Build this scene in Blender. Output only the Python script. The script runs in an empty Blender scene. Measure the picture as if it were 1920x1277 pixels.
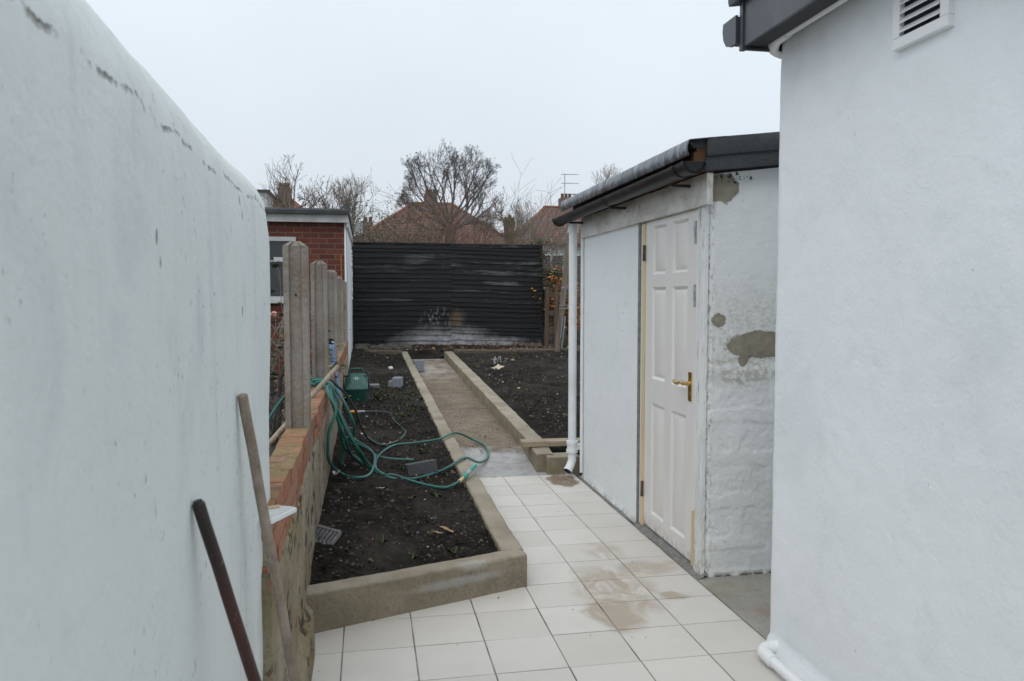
import bpy, bmesh, math, random
from mathutils import Vector, Matrix, noise as mnoise
R = math.radians
rnd = random.Random(7)
S = bpy.context.scene
COL = S.collection

# ------------------------------------------------------------------ camera
cd = bpy.data.cameras.new('camera'); cam = bpy.data.objects.new('camera', cd); COL.objects.link(cam)
cd.sensor_width = 23.7; cd.lens = 18.0; cd.clip_start = 0.02; cd.clip_end = 2000
cam.location = (0, 0, 1.5)
YAW, PIT = R(10.5), R(3.24)
cam.rotation_euler = (R(90) - PIT, 0, -YAW)
cd.dof.use_dof = True; cd.dof.focus_distance = 5.5; cd.dof.aperture_fstop = 5.0
S.camera = cam

# ------------------------------------------------------------------ sky, sun, exposure
SUN_EL, SUN_AZ = R(52), R(215)          # soft brightness behind the cloud, behind and left of the viewer
W = bpy.data.worlds.new('World'); S.world = W; W.use_nodes = True
wn = W.node_tree; wn.nodes.clear()
def wnode(t, **k):
    n = wn.nodes.new(t)
    for a, b in k.items(): setattr(n, a, b)
    return n
sky = wnode('ShaderNodeTexSky', sky_type='NISHITA', sun_disc=False)
sky.sun_elevation = SUN_EL; sky.sun_rotation = SUN_AZ; sky.dust_density = 6; sky.air_density = 1.0
tc = wnode('ShaderNodeTexCoord'); sep = wnode('ShaderNodeSeparateXYZ')
wn.links.new(tc.outputs['Generated'], sep.inputs[0])
ramp = wnode('ShaderNodeValToRGB')                       # the even cloud sheet: paler low down, brighter overhead
e = ramp.color_ramp.elements
e[0].position = 0.0; e[0].color = (.66, .70, .745, 1)
e[1].position = 1.0; e[1].color = (1.0, 1.03, 1.06, 1)
k = e.new(.10); k.color = (.675, .735, .80, 1)
k = e.new(.42); k.color = (.76, .845, .92, 1)
wn.links.new(sep.outputs['Z'], ramp.inputs[0])
cn = wnode('ShaderNodeTexNoise'); cn.inputs['Scale'].default_value = 2.2; cn.inputs['Detail'].default_value = 3
wn.links.new(tc.outputs['Generated'], cn.inputs['Vector'])
mr = wnode('ShaderNodeMapRange'); mr.inputs[1].default_value = .3; mr.inputs[2].default_value = .7; mr.inputs[3].default_value = 9.7; mr.inputs[4].default_value = 10.5
wn.links.new(cn.outputs['Fac'], mr.inputs[0])
mul = wnode('ShaderNodeVectorMath', operation='SCALE'); wn.links.new(ramp.outputs[0], mul.inputs[0]); wn.links.new(mr.outputs[0], mul.inputs['Scale'])
mx = wnode('ShaderNodeMix', data_type='RGBA'); mx.inputs[0].default_value = .95
wn.links.new(sky.outputs[0], mx.inputs[6]); wn.links.new(mul.outputs[0], mx.inputs[7])
bg = wnode('ShaderNodeBackground'); bg.inputs['Strength'].default_value = .1
wo = wnode('ShaderNodeOutputWorld')
wn.links.new(mx.outputs[2], bg.inputs[0]); wn.links.new(bg.outputs[0], wo.inputs[0])
sd = bpy.data.lights.new('sun', 'SUN'); sd.energy = .7; sd.angle = R(50); sd.color = (1, .97, .93)
so = bpy.data.objects.new('sun', sd); COL.objects.link(so)
so.rotation_euler = Vector((-math.sin(SUN_AZ) * math.cos(SUN_EL), -math.cos(SUN_AZ) * math.cos(SUN_EL), -math.sin(SUN_EL))).to_track_quat('-Z', 'Y').to_euler()
vs = S.view_settings; vs.view_transform = 'Standard'; vs.look = 'None'; vs.exposure = 0.17; vs.gamma = 1

# ------------------------------------------------------------------ helpers: mesh
def ss(a, b, x):
    t = min(1, max(0, (x - a) / (b - a))); return t * t * (3 - 2 * t)
def lerp(a, b, t): return a + (b - a) * t
def fbm(x, y, z, o=4):
    v = 0; a = .5
    for i in range(o):
        v += a * mnoise.noise(Vector((x, y, z))); x *= 2.03; y *= 2.03; z *= 2.03; a *= .5
    return v
class MB:
    def __init__(s): s.v = []; s.f = []; s.m = []; s.flat = set()
    def add(s, vs, fs, m=0):
        o = len(s.v); s.v += [tuple(p) for p in vs]; s.f += [tuple(i + o for i in f) for f in fs]; s.m += [m] * len(fs); return s
    def box(s, x0, x1, y0, y1, z0, z1, bev=0, m=0, mat=None, jit=0):
        bm = bmesh.new(); bmesh.ops.create_cube(bm, size=1)
        for v in bm.verts:
            v.co = Vector((lerp(x0, x1, v.co.x + .5), lerp(y0, y1, v.co.y + .5), lerp(z0, z1, v.co.z + .5)))
            if jit: v.co += Vector((rnd.uniform(-jit, jit), rnd.uniform(-jit, jit), rnd.uniform(-jit, jit)))
        if bev: bmesh.ops.bevel(bm, geom=bm.edges[:], offset=bev, segments=2, affect='EDGES', profile=.6)
        if mat is not None: bm.transform(mat)
        k0_ = len(s.f); s.addbm(bm, m); s.flat.update(range(k0_, len(s.f))); return s
    def addbm(s, bm, m=0):
        bm.verts.index_update()
        s.add([v.co[:] for v in bm.verts], [[v.index for v in f.verts] for f in bm.faces], m); bm.free()
    def tube(s, pts, r, n=8, m=0, caps=True):
        pts = [Vector(p) for p in pts]; L = len(pts)
        rr = r if isinstance(r, (list, tuple)) else [r] * L
        t0 = (pts[1] - pts[0]).normalized()
        up = Vector((0, 0, 1)) if abs(t0.z) < .9 else Vector((1, 0, 0))
        nrm = t0.cross(up).normalized(); vs = []
        for i in range(L):
            t = (pts[min(i + 1, L - 1)] - pts[max(i - 1, 0)])
            t = t.normalized() if t.length > 1e-9 else t0
            nrm = (nrm - t * nrm.dot(t))
            nrm = nrm.normalized() if nrm.length > 1e-6 else t.orthogonal().normalized()
            b = t.cross(nrm)
            for k in range(n):
                a = 2 * math.pi * k / n
                vs.append(pts[i] + (nrm * math.cos(a) + b * math.sin(a)) * rr[i])
        fs = []
        for i in range(L - 1):
            for k in range(n):
                k2 = (k + 1) % n
                fs.append((i * n + k, i * n + k2, (i + 1) * n + k2, (i + 1) * n + k))
        if caps:
            fs.append(tuple(range(n))[::-1]); fs.append(tuple((L - 1) * n + k for k in range(n)))
        return s.add(vs, fs, m)
    def prism(s, poly, a0, a1, ax='Y', m=0, n=1, disp=None):
        """closed polygon extruded along an axis; poly gives the two other coordinates"""
        L = len(poly); vs = []
        for i in range(n + 1):
            a = lerp(a0, a1, i / n)
            for (p, q) in poly:
                c = {'X': (a, p, q), 'Y': (p, a, q), 'Z': (p, q, a)}[ax]
                if disp: c = disp(*c)
                vs.append(c)
        fs = []
        for i in range(n):
            for k in range(L):
                k2 = (k + 1) % L
                fs.append((i * L + k, i * L + k2, (i + 1) * L + k2, (i + 1) * L + k))
        fs.append(tuple(range(L))[::-1]); fs.append(tuple(n * L + k for k in range(L)))
        return s.add(vs, fs, m)
    def sheet(s, fn, nu, nv, m=0):
        vs = [fn(i / nu, j / nv) for j in range(nv + 1) for i in range(nu + 1)]
        fs = [(j * (nu + 1) + i, j * (nu + 1) + i + 1, (j + 1) * (nu + 1) + i + 1, (j + 1) * (nu + 1) + i) for j in range(nv) for i in range(nu)]
        return s.add(vs, fs, m)
    def build(s, name, mat, parent=None, loc=None, ang=40, recalc=True):
        me = bpy.data.meshes.new(name)
        off = Vector(loc) if loc is not None else Vector((0, 0, 0))
        me.from_pydata([Vector(p) - off for p in s.v], [], s.f)
        for mm in (mat if isinstance(mat, list) else [mat]): me.materials.append(mm)
        me.polygons.foreach_set('material_index', s.m)
        if recalc:
            bm = bmesh.new(); bm.from_mesh(me); bmesh.ops.recalc_face_normals(bm, faces=bm.faces[:]); bm.to_mesh(me); bm.free()
        me.polygons.foreach_set('use_smooth', [True] * len(me.polygons))
        me.set_sharp_from_angle(angle=R(ang))
        if s.flat: me.polygons.foreach_set('use_smooth', [i not in s.flat for i in range(len(me.polygons))])
        me.update()
        o = bpy.data.objects.new(name, me); COL.objects.link(o)
        o.location = off
        if parent is not None:
            o.parent = parent; o.location = off - Vector(parent.location)
            if parent.type != 'EMPTY' or parent.parent is not None:
                w = Vector((0, 0, 0)); q = parent
                while q is not None: w += Vector(q.location); q = q.parent
                o.location = off - w
        return o
def thing(name, loc, label, cat, group=None):
    o = bpy.data.objects.new(name, None); COL.objects.link(o); o.location = loc
    o.empty_display_size = .1
    return tag(o, label, cat, group)
def tag(o, label, cat, group=None, kind=None):
    o['label'] = label; o['category'] = cat
    if group: o['group'] = group
    if kind: o['kind'] = kind
    return o
def struct(o, label, cat, kind='structure'):
    o['kind'] = kind; o['label'] = label; o['category'] = cat; return o
def spline(pts, k=6):
    P = [Vector(p) for p in pts]; out = []
    for i in range(len(P) - 1):
        a = P[max(i - 1, 0)]; b = P[i]; c = P[i + 1]; d = P[min(i + 2, len(P) - 1)]
        for j in range(k):
            t = j / k
            out.append(.5 * ((2 * b) + (c - a) * t + (2 * a - 5 * b + 4 * c - d) * t * t + (3 * b - a - 3 * c + d) * t ** 3))
    out.append(P[-1]); return out
def rocklump(mb, c, r, seed, m=0, sub=1):
    bm = bmesh.new(); bmesh.ops.create_icosphere(bm, subdivisions=sub, radius=1)
    for v in bm.verts:
        d = 1 + .5 * mnoise.noise(v.co * 1.3 + Vector((seed * 3.1, seed, 0)))
        v.co = Vector((v.co.x * r[0], v.co.y * r[1], v.co.z * r[2])) * d + Vector(c)
    mb.addbm(bm, m)

# ------------------------------------------------------------------ helpers: materials
class NB:
    def __init__(s, name):
        s.mat = bpy.data.materials.new(name); s.mat.use_nodes = True; s.t = s.mat.node_tree; s.t.nodes.clear()
        s.out = s.n('ShaderNodeOutputMaterial'); s.b = s.n('ShaderNodeBsdfPrincipled'); s.l(s.b.outputs[0], s.out.inputs[0])
        s.b.inputs['Specular IOR Level'].default_value = .3
    def n(s, t, **k):
        x = s.t.nodes.new(t)
        for a, b in k.items(): setattr(x, a, b)
        return x
    def l(s, a, b): s.t.links.new(a, b)
    def put(s, i, v):
        if isinstance(v, bpy.types.NodeSocket): s.l(v, i)
        elif isinstance(v, (tuple, list)) and len(v) == 3 and i.type == 'RGBA': i.default_value = (*v, 1)
        else: i.default_value = v
    def pos(s):
        if not hasattr(s, '_p'): s._p = s.n('ShaderNodeNewGeometry').outputs['Position']
        return s._p
    def obj(s):
        if not hasattr(s, '_o'): s._o = s.n('ShaderNodeTexCoord').outputs['Object']
        return s._o
    def sc(s, v, k):
        x = s.n('ShaderNodeVectorMath', operation='MULTIPLY'); s.put(x.inputs[0], v); x.inputs[1].default_value = k; return x.outputs[0]
    def vadd(s, a, b):
        x = s.n('ShaderNodeVectorMath', operation='ADD'); s.put(x.inputs[0], a); s.put(x.inputs[1], b); return x.outputs[0]
    def noise(s, scale, det=4, vec=None, rough=.55, dist=0, color=False):
        x = s.n('ShaderNodeTexNoise'); x.inputs['Scale'].default_value = scale; x.inputs['Detail'].default_value = det
        x.inputs['Roughness'].default_value = rough; x.inputs['Distortion'].default_value = dist
        s.l(vec if vec is not None else s.pos(), x.inputs['Vector']); return x.outputs['Color' if color else 'Fac']
    def voro(s, scale, vec=None, feat='F1', out='Distance'):
        x = s.n('ShaderNodeTexVoronoi', feature=feat); x.inputs['Scale'].default_value = scale
        s.l(vec if vec is not None else s.pos(), x.inputs['Vector']); return x.outputs[out]
    def m(s, op, a, b=0.0, c=None, clamp=False):
        x = s.n('ShaderNodeMath', operation=op, use_clamp=clamp); s.put(x.inputs[0], a); s.put(x.inputs[1], b)
        if c is not None: s.put(x.inputs[2], c)
        return x.outputs[0]
    def rng(s, v, a, b, c=0.0, d=1.0):
        x = s.n('ShaderNodeMapRange'); s.put(x.inputs[0], v)
        for i, q in enumerate((a, b, c, d)): x.inputs[i + 1].default_value = q
        return x.outputs[0]
    def ramp(s, f, st, interp='LINEAR'):
        x = s.n('ShaderNodeValToRGB'); x.color_ramp.interpolation = interp; el = x.color_ramp.elements
        el[0].position, el[0].color = st[0][0], (*st[0][1], 1); el[1].position, el[1].color = st[-1][0], (*st[-1][1], 1)
        for p, c in st[1:-1]:
            k = el.new(p); k.color = (*c, 1)
        s.put(x.inputs[0], f); return x.outputs[0]
    def mix(s, f, a, b, mode='MIX'):
        x = s.n('ShaderNodeMix', data_type='RGBA', blend_type=mode, clamp_factor=True); s.put(x.inputs[0], f); s.put(x.inputs[6], a); s.put(x.inputs[7], b); return x.outputs[2]
    def xyz(s, v=None):
        x = s.n('ShaderNodeSeparateXYZ'); s.l(v if v is not None else s.pos(), x.inputs[0]); return x.outputs
    def blob(s, c, r, warp=.35, wscale=9, soft=.12, det=5):
        """irregular patch mask round a world point: 1 inside"""
        d = s.n('ShaderNodeVectorMath', operation='SUBTRACT'); s.l(s.pos(), d.inputs[0]); d.inputs[1].default_value = c
        d2 = s.sc(d.outputs[0], tuple(1 / q for q in r))
        ln = s.n('ShaderNodeVectorMath', operation='LENGTH'); s.l(d2, ln.inputs[0])
        w = s.m('MULTIPLY_ADD', s.noise(wscale, det), warp * 2, -warp)
        return s.rng(s.m('ADD', ln.outputs['Value'], w), 1 - soft, 1 + soft, 1, 0)
    def mx(s, *a):
        r = a[0]
        for q in a[1:]: r = s.m('MAXIMUM', r, q)
        return r
    def bump(s, h, dist=.01, st=1.0):
        x = s.n('ShaderNodeBump'); x.inputs['Strength'].default_value = st; x.inputs['Distance'].default_value = dist; s.l(h, x.inputs['Height'])
        if hasattr(s, '_bp'): s.l(s._bp, x.inputs['Normal'])
        s._bp = x.outputs[0]; s.l(s._bp, s.b.inputs['Normal'])
    def done(s, col=None, rough=None, **k):
        if col is not None: s.put(s.b.inputs['Base Color'], col)
        if rough is not None: s.put(s.b.inputs['Roughness'], rough)
        for a, b in k.items(): s.put(s.b.inputs[a.replace('_', ' ')], b)
        return s.mat
def simple(name, col, rough=.6, var=.15, scale=20, bump=.0, spec=.3, metal=0, stretch=(1, 1, 1), dirt=None):
    n = NB(name); v = n.sc(n.obj(), stretch)
    f = n.noise(scale, 5, v)
    c = n.mix(n.rng(f, .3, .7), tuple(q * (1 - var) for q in col), tuple(min(1, q * (1 + var)) for q in col))
    if dirt:
        c = n.mix(n.rng(n.noise(scale * .4, 6, v, .7), .52, .72, 0, .8), c, dirt)
    if bump: n.bump(f, bump)
    return n.done(c, rough, Specular_IOR_Level=spec, Metallic=metal)

# --- white renders
def white_render(name, base, blotch, bl_lo, bl_hi, bl_amt, bumpd, speck=True, streak=True, warm=None):
    n = NB(name)
    c = n.mix(n.rng(n.noise(1.6, 5), .35, .65), tuple(q * .95 for q in base), base)
    c = n.mix(n.rng(n.noise(3.1, 6, n.vadd(n.pos(), (7., 3., 1.)), .62, .8), bl_lo, bl_hi, 0, bl_amt), c, blotch)
    if streak:
        sv = n.sc(n.pos(), (14, 14, 2.2))
        sm = n.m('MULTIPLY', n.rng(n.noise(1.0, 4, sv, .6), .56, .74), n.rng(n.noise(1.9, 2), .45, .62))
        c = n.mix(n.m('MULTIPLY', sm, .4), c, (.42, .45, .47))
    if speck:
        sp = n.sc(n.pos(), (85, 85, 40))
        k = n.m('MULTIPLY', n.rng(n.noise(1.0, 2, sp), .675, .72), n.rng(n.noise(2.7, 3), .45, .60))
        c = n.mix(n.m('MULTIPLY', k, .8), c, (.13, .12, .11))
    n.bump(n.noise(70, 4), bumpd * .35); n.bump(n.noise(9, 5, None, .6, .4), bumpd)
    n.rough = None
    return n, c
n, c = white_render('white_render_left', (.745, .79, .785), (.52, .58, .61), .55, .75, .5, .006)
# the dirty fissures where the rounded cap meets the face
P = n.xyz()
dp = n.m('MULTIPLY', n.rng(n.noise(1.0, 5, n.sc(n.pos(), (18, 18, 1.6)), .65, .3), .50, .68), n.m('MULTIPLY', n.rng(P['Z'], 1.15, 1.72), n.rng(n.noise(3.4, 3, n.vadd(n.pos(), (2., 5., 0.))), .40, .58)))
c = n.mix(n.m('MULTIPLY', dp, .22), c, (.40, .45, .49))
nk = n.m('MULTIPLY', n.rng(n.voro(11, n.sc(n.pos(), (1, 1, .45))), .075, .05), n.rng(n.noise(2.1, 3, n.vadd(n.pos(), (8., 1., 3.))), .50, .58))
c = n.mix(n.m('MULTIPLY', nk, .85), c, (.13, .125, .12)); n.bump(n.m('MULTIPLY', nk, -1.0), .004)
wav = n.m('MULTIPLY_ADD', n.noise(3.3, 5, n.sc(n.pos(), (0, 1, 0)), .7), .09, -.045)
line = n.m('ABSOLUTE', n.m('SUBTRACT', P['Z'], n.m('ADD', wav, 1.772)))
gap = n.m('MULTIPLY', n.rng(n.noise(9, 3, n.sc(n.pos(), (0, 1, 0))), .46, .54), n.rng(n.noise(48, 4), .42, .56))
cr = n.m('MULTIPLY', n.rng(line, .001, .0055, 1, 0), gap)
c = n.mix(n.m('MULTIPLY', n.m('MULTIPLY', cr, n.rng(n.noise(30, 4), .35, .6)), .8), c, (.26, .22, .175))
n.bump(n.m('MULTIPLY', cr, -1.0), .01)
M_LEFT = n.done(c, .62)
n, c = white_render('white_render_house', (.835, .868, .89), (.60, .64, .655), .54, .76, .3, .0048, streak=False, speck=False)
big = n.mx(n.rng(n.noise(1.9, 4, n.vadd(n.pos(), (1., 9., 4.)), .6, .5), .54, .68, 0, .26), n.rng(n.noise(5.5, 5, n.vadd(n.pos(), (4., 2., 8.)), .65, .5), .58, .70, 0, .20))
n.bump(n.noise(1.0, 5, n.sc(n.pos(), (9, 14, 24)), .5, .8), .0008)
c = n.mix(big, c, (.57, .62, .64))
c = n.mix(n.m('MULTIPLY', n.rng(n.noise(60, 2, n.sc(n.pos(), (1, 1, .6))), .74, .77), .6), c, (.25, .25, .25))
M_HOUSE = n.done(c, .68)
n, c = white_render('white_render_shed', (.81, .84, .855), (.62, .66, .68), .55, .75, .4, .004, streak=False)
P = n.xyz()
c = n.mix(n.m('MULTIPLY', n.rng(P['Z'], .0, .05, 1, 0), n.rng(n.noise(15, 4), .35, .6)), c, (.33, .32, .30))
M_SHED = n.done(c, .6)
# gable wall of the shed: white over rough blocks, bare mortar patches
n, c = white_render('white_render_blockwork', (.79, .81, .81), (.60, .63, .63), .52, .72, .5, .006, streak=False, speck=False)
ochre = n.mx(n.m('MULTIPLY', n.blob((1.95, 3.82, 1.33), (.26, .3, .24), .7, 14, .35), n.rng(n.noise(60, 6, None, .8), .44, .66)),
             n.m('MULTIPLY', n.blob((2.0, 3.82, 1.12), (.25, .3, .09), .5, 14, .3), n.rng(n.noise(30, 5, None, .7), .42, .58)))
c = n.mix(n.m('MULTIPLY', ochre, .6), c, (.36, .32, .24))
fk = n.m('MULTIPLY', n.rng(n.noise(55, 3), .70, .73), n.rng(n.noise(4, 3), .52, .6)); c = n.mix(n.m('MULTIPLY', fk, .7), c, (.16, .14, .11))
pit = n.m('MULTIPLY', n.rng(n.noise(62, 3, None, .6), .62, .70), n.rng(n.xyz()['Z'], 1.2, 1.05)); n.bump(n.m('MULTIPLY', pit, -1.0), .0018); n.bump(n.noise(38, 4, None, .6), .003)
c = n.mix(n.m('MULTIPLY', n.rng(pit, .85, 1.0), .22), c, (.42, .42, .40))
pm = n.mx(n.blob((2.06, 3.82, 1.245), (.21, .3, .072), .42, 21, .04, 7), n.blob((2.15, 3.82, 1.225), (.16, .3, .052), .40, 21, .04, 7),
          n.blob((1.815, 3.82, 1.375), (.038, .3, .036), .5, 34, .06, 7), n.blob((1.80, 3.82, 2.065), (.115, .3, .075), .55, 18, .05, 7),
          n.blob((1.96, 3.82, 1.165), (.03, .3, .035), .35, 22, .08))
pc = n.mix(n.rng(n.noise(26, 5), .35, .65), (.235, .215, .165), (.315, .29, .225))
c = n.mix(pm, c, pc); n.bump(pm, .004)
dk = n.mx(n.m('MULTIPLY', n.blob((1.89, 3.82, 2.12), (.10, .3, .03), .6, 25, .1), n.rng(n.noise(35, 4), .52, .58)),
          n.m('MULTIPLY', n.rng(n.xyz()['Z'], .0, .03, 1, 0), n.rng(n.noise(22, 4), .4, .52)))
c = n.mix(dk, c, (.05, .045, .035))
P = n.xyz(); cf = n.m('MULTIPLY', n.rng(P['X'], 1.80, 1.757), n.rng(n.noise(1.0, 5, n.sc(n.pos(), (60, 60, 22)), .7), .52, .60)); c = n.mix(n.m('MULTIPLY', cf, .85), c, (.20, .175, .14))
M_GABLE = n.done(c, .7)
n, c = white_render('white_paint_board', (.72, .715, .69), (.45, .43, .38), .50, .7, .7, .003, streak=False)
dv = n.rng(n.noise(10, 6, n.sc(n.pos(), (1, .35, 1)), .7), .46, .70)
c = n.mix(n.m('MULTIPLY', dv, .8), c, (.36, .33, .27))
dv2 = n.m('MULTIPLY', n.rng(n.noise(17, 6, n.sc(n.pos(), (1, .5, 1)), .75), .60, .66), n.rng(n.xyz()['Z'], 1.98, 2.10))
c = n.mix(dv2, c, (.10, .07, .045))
M_LINTEL = n.done(c, .6)
n, c = white_render('white_paint_post', (.74, .75, .745), (.50, .51, .51), .48, .7, .55, .004, streak=False)
P = n.xyz()
st = n.m('MULTIPLY', n.rng(n.noise(1.0, 5, n.sc(n.pos(), (35, 35, 5)), .7), .56, .66), n.rng(n.noise(2.6, 2), .36, .55))
c = n.mix(n.m('MULTIPLY', st, .85), c, (.17, .15, .12))
c = n.mix(n.m('MULTIPLY', n.rng(P['Z'], .0, .45, 1, 0), n.rng(n.noise(24, 5, n.sc(n.pos(), (1, 1, .4)), .7), .5, .62)), c, (.30, .24, .14))
M_POST = n.done(c, .6)
M_DOOR = (lambda n: n.done(n.mix(n.m('MULTIPLY', n.rng(n.noise(1.0, 5, n.sc(n.pos(), (6, 12, 1.2))), .42, .75), .35),
        n.mix(n.m('MULTIPLY', n.rng(n.xyz()['Z'], .03, .12, 1, 0), n.rng(n.noise(18, 4), .42, .62)), (.74, .72, .70), (.40, .36, .30)), (.64, .615, .59)), .42, Specular_IOR_Level=.4))(NB('door_paint'))
M_MORTAR = simple('grey_mortar', (.20, .20, .19), .85, .3, 30, .006)
M_PINE = simple('new_pine', (.62, .49, .30), .6, .14, 8, .0, stretch=(1, 1, .15))
M_DARKWOOD = simple('orange_rafter_wood', (.10, .046, .022), .7, .3, 12)
M_PVCW = simple('white_plastic', (.80, .815, .82), .32, .03, 5, spec=.5)
M_PVCD = simple('painted_white_pipe', (.76, .79, .80), .42, .05, 9, spec=.4, dirt=(.60, .62, .62))
M_BRASS = simple('brass', (.62, .44, .15), .3, .15, 30, metal=1)
M_STEEL = simple('dull_steel', (.42, .43, .45), .5, .2, 40, metal=.3)
M_RUSTY = simple('rusted_hinge', (.14, .10, .07), .6, .3, 50, metal=.3)
M_BLACKPVC = simple('black_gutter_plastic', (.013, .0135, .015), .42, .25, 20, spec=.35, dirt=(.05, .05, .048))
M_FASCIA = simple('dark_grey_cladding', (.048, .054, .063), .33, .12, 6, spec=.5, dirt=(.10, .105, .11))
M_SOFFIT = simple('black_soffit', (.025, .026, .03), .5, .3, 15)
n = NB('roofing_felt')
f = n.noise(240, 3); g2 = n.noise(5, 5)
c = n.mix(n.rng(f, .35, .7), (.030, .034, .040), (.085, .095, .10))
c = n.mix(n.rng(g2, .52, .75, 0, .5), c, (.12, .135, .125)); n.bump(f, .003)
M_FELT = n.done(c, .75)
n = NB('lead_flashing')
f = n.noise(9, 5, n.sc(n.pos(), (1, 2.2, .5)), .65, .7)
c = n.ramp(f, [(.3, (.10, .105, .115)), (.5, (.19, .20, .215)), (.7, (.40, .42, .44))])
n.bump(n.noise(22, 4, n.sc(n.pos(), (1, 1.5, .6))), .012)
M_LEAD = n.done(c, .38, Metallic=.55)
# --- concrete, soil, tiles
def concrete(name, a, b, moss=None, dirt=None, bumpd=.006, agg=False, spots=None):
    n = NB(name)
    c = n.mix(n.rng(n.noise(2.4, 6, None, .65), .35, .65), a, b)
    c = n.mix(n.rng(n.noise(60, 3), .5, .75, 0, .45), c, tuple(q * .55 for q in a))
    if agg:
        v = n.voro(95, None, 'F1', 'Color'); vv = n.n('ShaderNodeSeparateColor'); n.l(v, vv.inputs[0])
        c = n.mix(n.rng(vv.outputs[0], .55, .95, 0, .32), c, (.42, .33, .24))
        c = n.mix(n.rng(vv.outputs[1], .72, .98, 0, .4), c, (.10, .075, .055))
        c = n.mix(n.rng(vv.outputs[2], .93, .98, 0, .5), c, (.55, .52, .47))
    if dirt: c = n.mix(n.rng(n.noise(4.3, 6, n.vadd(n.pos(), (3., 1., 2.)), .7), .5, .7, 0, .75), c, dirt)
    if moss: c = n.mix(n.rng(n.noise(3.2, 6, n.vadd(n.pos(), (9., 4., 2.)), .7), .55, .72, 0, .7), c, moss)
    n.bump(n.noise(55, 4), bumpd); n.bump(n.noise(8, 5), bumpd * 1.5)
    return n, c
n, c = concrete('kerb_concrete', (.225, .192, .135), (.325, .285, .21), moss=(.17, .15, .08), dirt=(.15, .13, .10))
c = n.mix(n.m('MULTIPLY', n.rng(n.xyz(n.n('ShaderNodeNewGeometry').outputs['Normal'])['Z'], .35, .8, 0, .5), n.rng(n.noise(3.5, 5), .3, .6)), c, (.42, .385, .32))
pw = n.mx(n.blob((.52, 3.76, .17), (.10, .05, .03), .5, 25, .3), n.blob((.42, 3.74, .10), (.4, .1, .02), .6, 20, .4))
c = n.mix(n.m('MULTIPLY', pw, .5), c, (.42, .42, .42)); M_KERB = n.done(c, .85)
n, c = concrete('path_concrete', (.135, .105, .075), (.225, .185, .135), moss=(.14, .125, .05), dirt=(.10, .078, .055), agg=True, bumpd=.004)
P = n.xyz()
fr = n.m('ADD', P['Y'], n.m('MULTIPLY_ADD', n.noise(3.2, 6, None, .65), 1.3, -.65))
c = n.mix(n.rng(fr, 7.25, 6.95), c, n.mix(n.rng(n.noise(9, 6, None, .7), .4, .65), (.40, .405, .405), (.28, .275, .265)))
c = n.mix(n.m('MULTIPLY', n.rng(fr, 11.2, 12.6), n.rng(n.noise(5, 5, n.sc(n.pos(), (1, .5, 1)), .7), .36, .62, 0, .75)), c, (.46, .42, .39))
for yj in (9.15, 11.6):
    jl = n.m('ABSOLUTE', n.m('SUBTRACT', n.m('ADD', P['Y'], n.m('MULTIPLY_ADD', n.noise(4, 3), .1, -.05)), yj))
    c = n.mix(n.rng(jl, .006, .02, .75, 0), c, (.06, .05, .04))
M_PATH = n.done(c, .85)
n, c = concrete('pad_concrete', (.29, .275, .245), (.37, .355, .325), dirt=(.25, .20, .13))
M_PAD = n.done(c, .7)
n, c = concrete('post_concrete', (.22, .195, .168), (.30, .275, .245), moss=(.17, .125, .07), dirt=(.15, .125, .10), bumpd=.006)
ov = n.obj(); 
c = n.mix(n.m('MULTIPLY', n.rng(n.voro(70, ov), .16, .10), .55), c, (.09, .075, .065))
rs = n.m('MULTIPLY', n.rng(n.noise(1.0, 5, n.sc(n.pos(), (30, 30, 3.5)), .6), .55, .68), n.rng(n.noise(1.8, 3), .42, .6))
c = n.mix(n.m('MULTIPLY', rs, .6), c, (.24, .15, .08)); M_CPOST = n.done(c, .88)
n = NB('patio_tile')
pt = n.n('ShaderNodeVectorMath', operation='SNAP'); n.l(n.vadd(n.pos(), (-.183, -2.978, 4.)), pt.inputs[0]); pt.inputs[1].default_value = (.303, .303, 9)
wnz = n.n('ShaderNodeTexWhiteNoise'); n.l(pt.outputs[0], wnz.inputs['Vector'])
c = n.mix(wnz.outputs['Value'], (.585, .557, .515), (.665, .64, .60))
c = n.mix(n.rng(n.noise(3.0, 5, None, .6), .45, .72, 0, .35), c, (.52, .49, .45))
sw = n.sc(n.pos(), (6.5, 4.0, 1))
stain = n.m('MULTIPLY', n.mx(n.blob((1.24, 3.74, 0), (.20, .30, 1), .6, 6, .22), n.blob((1.14, 3.46, 0), (.13, .20, 1), .6, 7, .2), n.blob((1.50, 3.62, 0), (.085, .055, 1), .5, 12, .25),
        n.m('MULTIPLY', n.blob((1.50, 4.02, 0), (.22, .10, 1), .8, 7, .35), .7), n.m('MULTIPLY', n.blob((1.36, 4.32, 0), (.10, .15, 1), .9, 8, .3), .6)), n.rng(n.noise(1.0, 5, sw, .62, .8), .36, .52))
c = n.mix(n.m('MULTIPLY', stain, .8), c, (.37, .295, .215))
st2 = n.m('MULTIPLY', n.blob((1.55, 6.10, 0), (.12, .20, 1), .45, 10, .12), n.rng(n.noise(1.0, 4, n.sc(n.pos(), (25, 6, 1))), .3, .5, .55, 1))
c = n.mix(n.m('MULTIPLY', st2, .95), c, (.20, .145, .09))
c = n.mix(n.m('MULTIPLY', n.rng(n.noise(1.0, 3, n.sc(n.pos(), (60, 60, 1))), .70, .74), n.rng(n.noise(2.2, 3), .5, .6)), c, (.22, .18, .14))
M_TILE = n.done(c, n.rng(n.noise(6, 4), .3, .7, .30, .5), Specular_IOR_Level=.45)
n = NB('tile_grout')
c = n.mix(n.rng(n.noise(3.5, 4), .40, .62), (.34, .31, .275), (.10, .08, .06)); M_GROUT = n.done(c, .9)
n = NB('dark_soil')
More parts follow.
